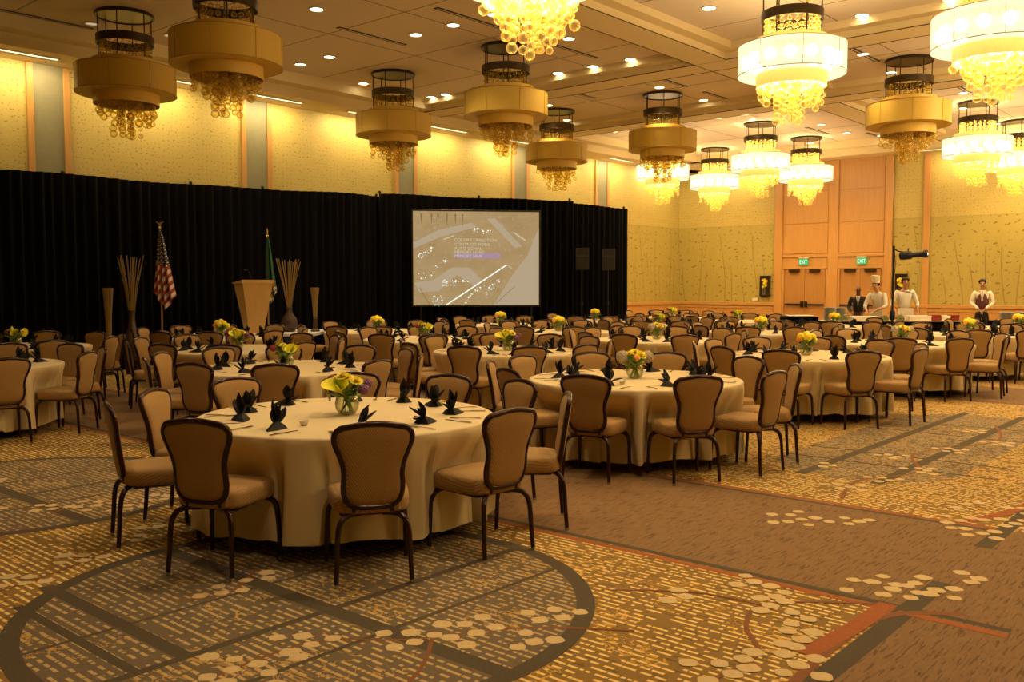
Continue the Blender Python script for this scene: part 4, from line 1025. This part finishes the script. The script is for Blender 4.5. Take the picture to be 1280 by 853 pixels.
# ------------------------------------------------------------------ projection screen
SW, SH = 2.95, 2.18
sc = empty('projection_screen', (-14.91, 15.89, 0), radians(48.8), 'large projection screen showing an aerial map with a menu', 'screen')
MB().bevbox(-SW / 2 - 0.04, SW / 2 + 0.04, -0.002, 0.03, 1.06, 3.32, 0.006).build('screen_frame', M['black_metal'], sc)
for x in (-1.3, 1.3):
    MB().tube([(x, 0.02, 0), (x, 0.02, 1.1)], 0.02, 8).tube([(x, -0.4, 0.02), (x, 0.4, 0.02)], 0.018, 8).build('leg', M['black_metal'], sc)
m = NT('projected_map'); X, Y, Z = m.xyz()
n1 = m.noise(1.6, m.vec(X, Z * 1.3, 0.0), 4, 0.6); n2 = m.noise(9.0, m.vec(X + Z, Z - X * 0.6, 2.0), 3, 0.6)
e = m.mix(n1, (0.25, 0.155, 0.055), (0.42, 0.30, 0.15)); e = m.mix((n2 > 0.62) * 0.5, e, (0.40, 0.33, 0.24))
m.base((0.02, 0.02, 0.02)); m.p(Emission_Color=e, Emission_Strength=1.0, Roughness=0.9); M['proj'] = m.mat
PJ = [M['proj'], emit('map_grey', (0.37, 0.29, 0.19), 1.0), emit('map_white', (0.80, 0.80, 0.68), 1.2), emit('map_dark', (0.18, 0.11, 0.04), 1.0), emit('map_violet', (0.34, 0.23, 0.33), 0.9), emit('map_pale', (0.62, 0.54, 0.36), 0.85), emit('map_teal', (0.48, 0.56, 0.50), 0.8)]
pj = MB()
def uvp(a, b, d): return (-SW / 2 + SW * (a - 103) / 989.0, -0.004 - d * 0.0006, 1.10 + SH * (803 - b) / 753.0)
def pp(mi, pts, d): pj.mi = mi; pj.add([uvp(a, b, d) for a, b in pts], [tuple(range(len(pts)))])
def pline(mi, a, b, wd, d):
    v = Vector((b[0] - a[0], b[1] - a[1])); v.normalize(); nx, ny = -v.y * wd / 2, v.x * wd / 2
    pp(mi, [(a[0] + nx, a[1] + ny), (b[0] + nx, b[1] + ny), (b[0] - nx, b[1] - ny), (a[0] - nx, a[1] - ny)], d)
pp(0, [(103, 50), (103, 803), (1092, 803), (1092, 50)], 0)
pp(1, [(1092, 170), (1000, 400), (880, 560), (730, 803), (1092, 803)], 1)
pp(1, [(103, 300), (300, 200), (560, 140), (600, 175), (330, 250), (103, 350)], 1)
pp(1, [(680, 110), (740, 100), (960, 330), (900, 340)], 1); pp(1, [(540, 500), (640, 600), (580, 650), (440, 560), (300, 690), (150, 700), (110, 620), (260, 600), (400, 500)], 1)
for x0 in (160, 240, 290, 360, 425, 480): pp(3, [(x0, 70), (x0 + 14, 70), (x0 + 8, 150 + (x0 % 37))], 2)
pline(2, (360, 800), (835, 478), 9, 3); pline(5, (835, 478), (878, 505), 5, 3); pline(5, (890, 215), (985, 280), 9, 3); pline(5, (340, 275), (420, 245), 7, 3)
pline(3, (150, 660), (230, 800), 5, 3); pline(3, (750, 790), (900, 650), 4, 3)
rj = random.Random(9)
for cx, cy, w_, h_, n, ang in ((200, 380, 150, 40, 26, -0.6), (640, 205, 150, 40, 20, 0.1), (385, 625, 110, 50, 22, 0), (620, 672, 90, 14, 5, -0.6), (510, 775, 70, 40, 12, -0.6), (285, 760, 70, 90, 26, 0.3), (735, 640, 110, 30, 16, -0.7), (480, 610, 100, 12, 10, 0), (320, 470, 110, 20, 9, -0.6), (190, 560, 120, 70, 12, -0.4), (560, 715, 90, 24, 10, -0.7), (700, 690, 90, 20, 6, -0.7)):
    for i in range(n):
        a, b = rj.uniform(-w_ / 2, w_ / 2), rj.uniform(-h_ / 2, h_ / 2)
        x_, y_ = cx + a * cos(ang) - b * sin(ang), cy + a * sin(ang) + b * cos(ang)
        l_ = rj.uniform(5, 14); pline(rj.choice((2, 2, 6, 5)), (x_, y_), (x_ + l_ * cos(ang - .1), y_ + l_ * sin(ang - .1)), rj.uniform(5, 10), 4)
pp(4, [(422, 386), (422, 426), (786, 426), (786, 386)], 5)
po = pj.build('projected_image', PJ, sc, smooth=False)
for i, (tx_, yy, mi) in enumerate((('COLOR CORRECTION', 290, 5), ('CONTRAST MODE', 325, 5), ('AUTO SIGNAL', 358, 5), ('MEMORY LOAD', 387, 5), ('MEMORY SAVE', 418, 5))):
    me = text_mesh('menu_text', tx_, 0.094, PJ[mi], 0.0004)
    p0 = uvp(424, yy, 8); o = put('menu_text', me, po, (p0[0], p0[1] - 0.002, p0[2]), (radians(90), 0, 0), (1.05, 1, 1))

# ------------------------------------------------------------------ end-wall fittings
M['exit_green'] = emit('exit_green', (0.03, 0.50, 0.14), 0.9); M['exit_text'] = emit('exit_letters', (0.75, 1.0, 0.72), 1.0)
for x, lab in ((-12.33, 'green lit exit sign over the left double door'), (-10.50, 'green lit exit sign over the right double door')):
    t = empty('exit_sign', (x, YB - 0.075, 2.20), 0, lab, 'sign', 'exit signs')
    MB().bevbox(-0.16, 0.16, -0.05, 0, 0.19, 0.235, 0.006).build('housing', M['can_trim'], t)
    MB().bevbox(-0.15, 0.15, -0.035, -0.015, 0.0, 0.19, 0.004).build('panel', M['exit_green'], t)
    put('letters', text_mesh('exit_letters', 'EXIT', 0.17, M['exit_text'], 0.002, 'CENTER'), t, (0, -0.038, 0.035), (radians(90), 0, 0), (0.72, 1, 1))
for x, z0, lab in ((-13.64, 1.19, 'framed wall niche of yellow flowers left of the doors'), (-9.33, 1.22, 'framed wall niche of yellow flowers behind the chefs')):
    t = empty('flower_niche', (x, YB, z0), 0, lab, 'wall decoration', 'lit flower niches')
    for a in ((-0.17, -0.13, 0, 0.68), (0.13, 0.17, 0, 0.68), (-0.13, 0.13, 0, 0.04), (-0.13, 0.13, 0.64, 0.68)): MB().bevbox(a[0], a[1], -0.10, 0, a[2], a[3], 0.004).build('frame_side', M['bronze'], t)
    MB().box(-0.13, 0.13, -0.03, 0, 0.04, 0.64).build('back_panel', M['gourd'], t)
    MB().lathe([(0.05, 0.04), (0.055, 0.08), (0.06, 0.26), (0.055, 0.26), (0.045, 0.06)], 16, (0, -0.085, 0)).build('vase', M['clear'], t)
    MB().tube([(0.01, -0.085, 0.06), (0.0, -0.09, 0.4)], 0.01, 5).tube([(-0.02, -0.08, 0.06), (0.03, -0.09, 0.4)], 0.008, 5).build('stems', M['stem'], t)
    for k in range(9):
        c = (rt.uniform(-0.08, 0.08), -0.11 + rt.uniform(-.02, .02), 0.42 + rt.uniform(-0.10, 0.12)); daisy(c, 0.06, (c[0] * 2, -1, 0.3), 10, rt).build('yellow_bloom', M['lily'], t, angle=60)
t = MB().bevbox(-0.10, 0.10, -0.03, 0, 0, 0.10, 0.006).build('thermostat', M['ceramic'], None, loc=(-14.0, YB, 1.04)); tag(t, 'small white wall thermostat above the wainscot', 'thermostat')

# ------------------------------------------------------------------ buffet
def L2W(cx, cy, a, x, y): return (cx + x * cos(a) - y * sin(a), cy + x * sin(a) + y * cos(a))
def skirted(name, cx, cy, a, lx, ly, h, label, cat='table'):
    t = empty(name, (cx, cy, 0.0), a, label, cat)
    MB().bevbox(-lx / 2, lx / 2, -ly / 2, ly / 2, h - 0.035, h, 0.006).build('top', M['velvet'], t)
    pts = []
    for (x0, y0), (x1, y1) in (((-1, -1), (1, -1)), ((1, -1), (1, 1)), ((1, 1), (-1, 1)), ((-1, 1), (-1, -1))):
        ln = lx if y0 == y1 else ly; n = int(ln / 0.03)
        for k in range(n):
            f = k / n; px, py = (x0 + (x1 - x0) * f) * lx / 2, (y0 + (y1 - y0) * f) * ly / 2; o = 0.985 + 0.012 * sin(k * 0.03 * 2 * pi / 0.13); pts.append((px * o, py * (0.96 + 0.03 * sin(k * 0.03 * 2 * pi / 0.13))))
    MB().loft([[(p[0], p[1], 0.006) for p in pts], [(p[0], p[1], h - 0.03) for p in pts]], False, False).build('pleated_skirt', M['velvet'], t)
    return t
BA = radians(41.0); BX, BY, BH = -7.35, 21.45, 0.76
skirted('buffet_table', BX, BY, BA, 3.1, 0.76, BH, 'long black-skirted buffet table in front of the chefs')
def onb(x, y): return L2W(BX, BY, BA, x, y)
M['white_linen'] = plain('white_linen', (0.80, 0.72, 0.56), 0.8); M['redbox'] = plain('dark_red_box', (0.25, 0.02, 0.012), 0.6); M['food'] = plain('salad_greens', (0.20, 0.20, 0.05), 0.7, 0, 0.5, 40); M['tray'] = plain('grey_plate', (0.50, 0.50, 0.46), 0.3)
x, y = onb(0, 0); o = MB().bevbox(-1.5, 1.5, -0.36, 0.36, 0, 0.006, 0.002).build('table_runner', M['white_linen'], None, loc=(x, y, BH), rot=(0, 0, BA)); tag(o, 'white linen laid along the top of the buffet table', 'tablecloth')
for i, (bx_, w_, h_, mt, nm, cat_, lab) in enumerate(((-0.62, 0.55, 0.10, 'white_linen', 'serving_riser', 'serving stand', 'white serving riser on the buffet before the bending chef'), (0.62, 0.50, 0.11, 'white_linen', 'serving_riser', 'serving stand', 'white serving riser left of the dark red boxes'),
        (0.98, 0.20, 0.13, 'redbox', 'napkin_box', 'box', 'dark red box on the buffet, beside the long white riser'), (1.20, 0.19, 0.11, 'white_linen', 'napkin_box', 'box', 'white box between the two dark red boxes'), (1.41, 0.17, 0.13, 'redbox', 'napkin_box', 'box', 'dark red box at the end of the buffet'))):
    x, y = onb(bx_, -0.12); t = empty(nm, (x, y, BH + 0.006), BA, lab, cat_)
    MB().bevbox(-w_ / 2, w_ / 2, -0.12, 0.12, 0, h_, 0.008).build('body', M[mt], t); MB().bevbox(-w_ / 2 - 0.004, w_ / 2 + 0.004, -0.124, 0.124, h_ - 0.02, h_ + 0.006, 0.004).build('lid', M[mt], t)
for bx_, lab in ((-1.06, 'round platter of food beside the plate stacks'), (-0.16, 'round platter of greens in front of the standing chef'), (0.19, 'round platter of greens beside the riser')):
    x, y = onb(bx_, -0.18); t = empty('food_platter', (x, y, BH + 0.006), 0, lab, 'platter', 'platters on the buffet')
    MB().lathe([(0.06, 0), (0.09, 0.008), (0.16, 0.025), (0.165, 0.03), (0.10, 0.018), (0.01, 0.014)], 24).build('plate', M['ceramic'], t)
    pompom((0, 0, 0.05), 0.10, rt, 30, 0.3).build('food', M['food'], t)
def plates(cx, cy, z, n, label, r=0.14):
    t = empty('plate_stack', (cx, cy, z), 0, label, 'plates', 'stacked dinner plates')
    pm = MB().lathe([(r * 0.55, 0), (r * 0.62, 0.004), (r, 0.014), (r, 0.018), (r * 0.6, 0.009), (0.01, 0.008)], 24).mesh('plate', M['tray'])
    for k in range(n): put('plate', pm, t, (0, 0, 0.0135 * k))
x, y = onb(-1.33, 0.0); plates(x, y, BH + 0.006, 22, 'tall stack of plates at the outer end of the buffet'); x, y = onb(-1.03, 0.17); plates(x, y, BH + 0.006, 21, 'tall plate stack nearer the man in the black suit')
skirted('side_table', -8.88, 20.12, BA, 0.7, 0.6, 0.86, 'black draped side table left of the buffet')
o = MB().bevbox(-0.28, 0.28, -0.2, 0.2, 0, 0.03, 0.008).build('serving_tray', M['ceramic'], None, loc=(-8.88, 20.12, 0.86), rot=(0, 0, BA)); tag(o, 'white tray on the black draped side table', 'tray')
skirted('service_table', -5.05, 23.75, BA, 1.5, 0.6, 0.76, 'black draped service table right of the waiter')
for k, lab in enumerate(('left', 'middle', 'right')):
    x, y = L2W(-5.05, 23.75, BA, -0.45 + 0.36 * k, 0); plates(x, y, 0.76, 14, '%s grey plate stack on the service table by the waiter' % lab, 0.15)
# followspot on a stand
t = empty('spotlight_stand', (-7.02, 20.72, 0), BA, 'black stand holding a theatre spotlight before the buffet', 'light stand')
MB().lathe([(0.22, 0), (0.22, 0.02), (0.05, 0.04), (0.03, 0.08)], 24).build('round_base', M['black_metal'], t)
MB().tube([(0, 0, 0.05), (0, 0, 2.42)], 0.022, 10).build('pole', M['black_metal'], t)
MB().lathe([(0.04, 0.80), (0.06, 0.84), (0.06, 0.98), (0.04, 1.02)], 12).build('pole_clamp', M['black_metal'], t)
MB().tube([(0, 0, 2.36), (0.10, 0, 2.30), (0.30, 0, 2.28)], 0.014, 8).build('side_arm', M['black_metal'], t)
MB().tube([(0.03, 0.02, 2.30), (0.05, 0.02, 2.0), (0.02, 0.02, 1.6)], 0.006, 6).build('cable', M['black_metal'], t)
f = empty('theatre_spotlight', (*L2W(-7.02, 20.72, BA, 0.12, -0.03), 2.20), BA - radians(28), 'black theatre spotlight on the stand, its lens glowing', 'spotlight')
def lx(prof, nm, mat):  # lathe laid along local x
    b = MB().lathe(prof, 20); b.v = [(z, y_, -x_) for x_, y_, z in b.v]; return b.build(nm, mat, f, rot=(0, radians(-4), 0))
lx([(0.03, -0.02), (0.085, 0.0), (0.095, 0.06), (0.09, 0.22), (0.06, 0.26), (0.065, 0.46), (0.085, 0.48), (0.085, 0.56), (0.075, 0.56), (0.06, 0.50)], 'lamp_barrel', M['black_metal'])
lx([(0.070, 0.545), (0.04, 0.555), (0.004, 0.56)], 'lens', emit('spot_lens', (0.9, 0.93, 1.0), 5.0))
MB().tube([(0.16, -0.11, 0.0), (0.17, -0.11, 0.10), (0.17, 0.11, 0.10), (0.16, 0.11, 0.0)], 0.008, 6).tube([(0.17, 0, 0.10), (0.17, 0, 0.17)], 0.014, 6).build('yoke', M['black_metal'], f)

# ------------------------------------------------------------------ people
def skin(name, joints, edges, mat, sub=1, root=0):
    me = bpy.data.meshes.new(name + '_bones'); me.from_pydata([j[0] for j in joints], edges, [])
    o = bpy.data.objects.new(name, me); COL.objects.link(o)
    md = o.modifiers.new('skin', 'SKIN'); md.use_smooth_shade = True; md.branch_smoothing = 0.6
    if not me.skin_vertices: me.attributes.new  # created with the modifier below
    lay = me.skin_vertices[0].data if me.skin_vertices else None
    if lay is None:
        bm = bmesh.new(); bm.from_mesh(me); bm.verts.layers.skin.verify(); bm.to_mesh(me); bm.free(); lay = me.skin_vertices[0].data
    for i, j in enumerate(joints):
        r = j[1]; lay[i].radius = (r if isinstance(r, tuple) else (r, r)); lay[i].use_root = (i == root)
    o.modifiers.new('sub', 'SUBSURF').levels = sub; o.modifiers[-1].render_levels = sub
    dg = bpy.context.evaluated_depsgraph_get(); out = bpy.data.meshes.new_from_object(o.evaluated_get(dg)); out.name = name
    bpy.data.objects.remove(o); out.materials.clear(); out.materials.append(mat)
    out.polygons.foreach_set('use_smooth', [True] * len(out.polygons)); return out
def lerp3(a, b, f): return tuple(a[i] + (b[i] - a[i]) * f for i in range(3))
def person(x, y, rz, label, tone, top, trousers, pose, hat=None, vest=None, hair=(0.012, 0.008, 0.006), tie=None, scale=1.0, sleeve_full=True, lean=0.0, bald=False, apron=False):
    t = empty('person', (x, y, 0), rz, label, 'person'); t.scale = (scale,) * 3
    sk_ = plain('skin_tone', tone, 0.5); tp = plain('top_cloth', top, 0.75); tr = plain('trouser_cloth', trousers, 0.8)
    def B(px, py, pz):                 # bend the upper body forward from the hips
        dz = pz - 0.98
        return (px, py + dz * sin(lean), 0.98 + dz * cos(lean)) if dz > 0 else (px, py, pz)
    pel, sp, ch, nb, nk = B(0, 0, 0.95), B(0, 0, 1.14), B(0, -0.005, 1.32), B(0, -0.01, 1.46), B(0, 0.0, 1.53)
    hc, cr = B(0, 0.025, 1.62), B(0, 0.01, 1.72)
    J = [(pel, (0.15, 0.10)), (sp, (0.12, 0.08)), (ch, (0.13, 0.085)), (nb, (0.060, 0.055)), (nk, 0.058), (B(0, 0.035, 1.575), (0.066, 0.072)), (hc, (0.082, 0.094)), (B(0, 0.01, 1.685), (0.078, 0.088)), (cr, 0.045), (B(0, 0.125, 1.615), 0.012)]
    E_ = [(0, 1), (1, 2), (2, 3), (3, 4), (4, 5), (5, 6), (6, 7), (7, 8), (6, 9)]
    arms = []
    for s_ in (-1, 1):
        sh = B(0.175 * s_, -0.01, 1.42); el, wr = pose[s_][0], pose[s_][1]; el, wr = tuple(el), tuple(wr)
        i0 = len(J); J += [(sh, 0.045), (el, 0.040), (wr, 0.026)]; E_ += [(2, i0), (i0, i0 + 1), (i0 + 1, i0 + 2)]
        d = (Vector(wr) - Vector(el)).normalized(); hd = Vector(pose[s_][2]) if len(pose[s_]) > 2 else d; hd.normalize()
        side = hd.cross(Vector((0, 0, 1))); side = side.normalized() if side.length > 0.2 else Vector((1, 0, 0))
        pc = Vector(wr) + hd * 0.055; J.append((tuple(pc), (0.032, 0.016))); E_.append((i0 + 2, i0 + 3))
        for q, ln in ((-0.027, 0.062), (-0.009, 0.074), (0.009, 0.070), (0.027, 0.055)):
            k = len(J); b = pc + side * q + hd * 0.028
            J += [(tuple(b), 0.0095), (tuple(b + hd * ln * 0.5 + Vector((0, 0, -0.006))), 0.0085), (tuple(b + hd * ln * 0.9 + Vector((0, 0, -0.02))), 0.0065)]
            E_ += [(i0 + 3, k), (k, k + 1), (k + 1, k + 2)]
        k = len(J); J += [(tuple(pc - side * 0.03 * s_ + hd * 0.0), 0.010), (tuple(pc - side * 0.052 * s_ + hd * 0.035), 0.008)]; E_ += [(i0 + 3, k), (k, k + 1)]
        arms.append((sh, el, wr))
    for s_ in (-1, 1):
        i0 = len(J); J += [((0.09 * s_, 0, 0.88), 0.085), ((0.10 * s_, 0.01, 0.49), 0.055), ((0.105 * s_, -0.02, 0.09), 0.036), ((0.115 * s_, 0.10, 0.04), 0.032)]
        E_ += [(0, i0), (i0, i0 + 1), (i0 + 1, i0 + 2), (i0 + 2, i0 + 3)]
    put('body', skin('body', J, E_, sk_), t)
    # face and hair
    f1 = MB().sphere(B(-0.030, 0.103, 1.640), 0.010, 8, 6).sphere(B(0.030, 0.103, 1.640), 0.010, 8, 6); f1.build('eyes', M['napkin'], t)
    MB().sphere(B(-0.086, 0.015, 1.625), 0.022, 8, 6, 0.5, 0.8, 1.3).sphere(B(0.086, 0.015, 1.625), 0.022, 8, 6, 0.5, 0.8, 1.3).build('ears', sk_, t)
    MB().sphere(B(0, 0.108, 1.583), 0.022, 8, 5, 1.0, 0.25, 0.3).build('mouth', plain('lips', (tone[0] * 0.6, tone[1] * 0.35, tone[2] * 0.35), 0.5), t)
    if not bald:
        c = B(0, -0.008, 1.672); h = MB(); rings = []
        for i in range(7):
            el_ = radians(-8 + 98 * i / 6); ring = []
            for k in range(20):
                a = 2 * pi * k / 20; fr = 0.5 + 0.5 * sin(a); z = c[2] + 0.088 * sin(el_) + (0.085 * fr - 0.035) * (1 - i / 6)
                ring.append((c[0] + 0.092 * cos(el_ * 0.95) * cos(a), c[1] + 0.106 * cos(el_ * 0.95) * sin(a) - 0.004, z))
            rings.append(ring)
        h.loft(rings, False, True).build('hair', plain('hair_colour', hair, 0.6), t)
    # jacket or shirt: torso and sleeves in one surface
    T_ = [(B(0, 0, 0.93), (0.175, 0.122)), (sp, (0.155, 0.115)), (ch, (0.185, 0.130)), (B(0, -0.01, 1.425), (0.135, 0.095)), (B(0, 0.0, 1.49), (0.070, 0.068))]
    TE = [(0, 1), (1, 2), (2, 3), (3, 4)]
    for sh, el, wr in arms:
        i0 = len(T_); cuff = lerp3(el, wr, 0.93 if sleeve_full else 0.35); T_ += [(sh, 0.074), (lerp3(sh, el, 0.5), 0.060), (el, 0.052), (cuff, 0.042)]; TE += [(2, i0), (i0, i0 + 1), (i0 + 1, i0 + 2), (i0 + 2, i0 + 3)]
    put('jacket' if vest is None else 'shirt', skin('top', T_, TE, tp), t)
    if vest:
        V_ = [(B(0, 0, 0.94), (0.180, 0.130)), (B(0, 0, 1.14), (0.162, 0.124)), (B(0, -0.005, 1.31), (0.180, 0.134)), (B(0, -0.02, 1.42), (0.10, 0.075))]
        put('waistcoat', skin('waistcoat', V_, [(0, 1), (1, 2), (2, 3)], plain('waistcoat_cloth', vest, 0.6)), t)
    if tie or vest or top[0] < 0.05:
        MB().loft([[B(-0.055, 0.10, 1.46), B(0.055, 0.10, 1.46), B(0.0, 0.15, 1.18)], [B(-0.055, 0.14, 1.45), B(0.055, 0.14, 1.45), B(0.0, 0.165, 1.18)]]).build('shirt_front', M['white_linen'], t, smooth=False)
        MB().loft([[B(-0.015, 0.13, 1.45), B(0.015, 0.13, 1.45), B(0.022, 0.155, 1.22), B(0, 0.16, 1.17), B(-0.022, 0.155, 1.22)], [B(-0.015, 0.15, 1.45), B(0.015, 0.15, 1.45), B(0.022, 0.175, 1.22), B(0, 0.175, 1.17), B(-0.022, 0.175, 1.22)]]).build('necktie', plain('tie_cloth', tie or (0.02, 0.02, 0.03), 0.5), t, smooth=False)
    L_ = [(B(0, 0, 0.97), (0.165, 0.118)), ((0, 0, 0.90), (0.15, 0.11))]; LE = [(0, 1)]
    for s_ in (-1, 1):
        i0 = len(L_); L_ += [((0.095 * s_, 0, 0.80), 0.098), ((0.105 * s_, 0.008, 0.48), 0.078), ((0.108 * s_, -0.015, 0.10), 0.066)]; LE += [(1, i0), (i0, i0 + 1), (i0 + 1, i0 + 2)]
        MB().loft([[(0.11 * s_ + a * 0.048, 0.045 + b * 0.135, z) for a, b in [(cos(2 * pi * k / 14), sin(2 * pi * k / 14)) for k in range(14)]] for z in (0.004, 0.03)] + [[(0.11 * s_ + a * 0.040, 0.03 + b * 0.11, 0.075) for a, b in [(cos(2 * pi * k / 14), sin(2 * pi * k / 14)) for k in range(14)]]]).build('shoe', M['black_plastic'], t)
    put('trousers', skin('trousers', L_, LE, tr), t)
    if apron:
        MB().loft([[B(-0.17, 0.145, 1.02), B(0.17, 0.145, 1.02), (0.20, 0.15, 0.45), (-0.20, 0.15, 0.45)], [B(-0.17, 0.155, 1.02), B(0.17, 0.155, 1.02), (0.20, 0.16, 0.45), (-0.20, 0.16, 0.45)]]).build('apron', M['white_linen'], t, smooth=False)
    if hat:
        c = B(0, 0.0, 1.70); hm = MB(); rings = []
        for r_, z_ in ((0.088, 0.0), (0.089, 0.07), (0.098, 0.13), (0.106, 0.165), (0.096, 0.19), (0.05, 0.20)):
            rings.append([(c[0] + r_ * (1 + (0.05 * sin(k * pi) if z_ > .1 else 0)) * cos(2 * pi * k / 28) , c[1] + r_ * 1.08 * sin(2 * pi * k / 28) + z_ * sin(lean), c[2] + z_ * cos(lean)) for k in range(28)])
        hm.loft(rings).build('chef_toque', M['white_linen'], t)
    return t
face = radians(-163)
person(-6.43, 25.5, radians(-166), 'waiter in white shirt, burgundy waistcoat and black trousers, hands clasped in front', (0.42, 0.22, 0.12), (0.78, 0.72, 0.60), (0.006, 0.006, 0.008),
       {-1: ((-0.26, 0.02, 1.14), (-0.07, 0.19, 0.98), (0.5, 0.1, -0.6)), 1: ((0.26, 0.02, 1.14), (0.07, 0.20, 0.98), (-0.5, 0.1, -0.6))}, vest=(0.11, 0.028, 0.035), tie=(0.5, 0.42, 0.35), scale=0.98)
person(-8.62, 23.0, face, 'man in a black suit looking down behind the buffet', (0.10, 0.045, 0.022), (0.008, 0.008, 0.010), (0.006, 0.006, 0.007),
       {-1: ((-0.25, 0.04, 1.13), (-0.15, 0.26, 1.0), (0.2, 0.7, -0.4)), 1: ((0.25, 0.04, 1.13), (0.15, 0.26, 1.0), (-0.2, 0.7, -0.4))}, bald=True, tie=(0.12, 0.14, 0.22), scale=0.89, lean=0.12)
person(-7.98, 22.62, face - 0.35, 'chef in white jacket and tall toque bending over the buffet', (0.50, 0.25, 0.14), (0.72, 0.68, 0.60), (0.10, 0.10, 0.10),
       {-1: ((-0.26, 0.22, 1.10), (-0.06, 0.46, 0.98), (0.3, 0.8, -0.3)), 1: ((0.26, 0.22, 1.10), (0.10, 0.48, 0.98), (-0.2, 0.8, -0.3))}, hat=True, scale=0.97, lean=0.30, sleeve_full=False, apron=True)
person(-7.50, 22.95, face + 0.25, 'bare-headed chef in white jacket standing beside the spotlight pole', (0.42, 0.20, 0.11), (0.74, 0.70, 0.62), (0.10, 0.10, 0.10),
       {-1: ((-0.29, 0.03, 1.12), (-0.25, 0.22, 0.93), (0.1, 0.8, -0.4)), 1: ((0.29, 0.03, 1.12), (0.25, 0.22, 0.93), (-0.1, 0.8, -0.4))}, scale=1.0, lean=0.06, sleeve_full=False, apron=True)
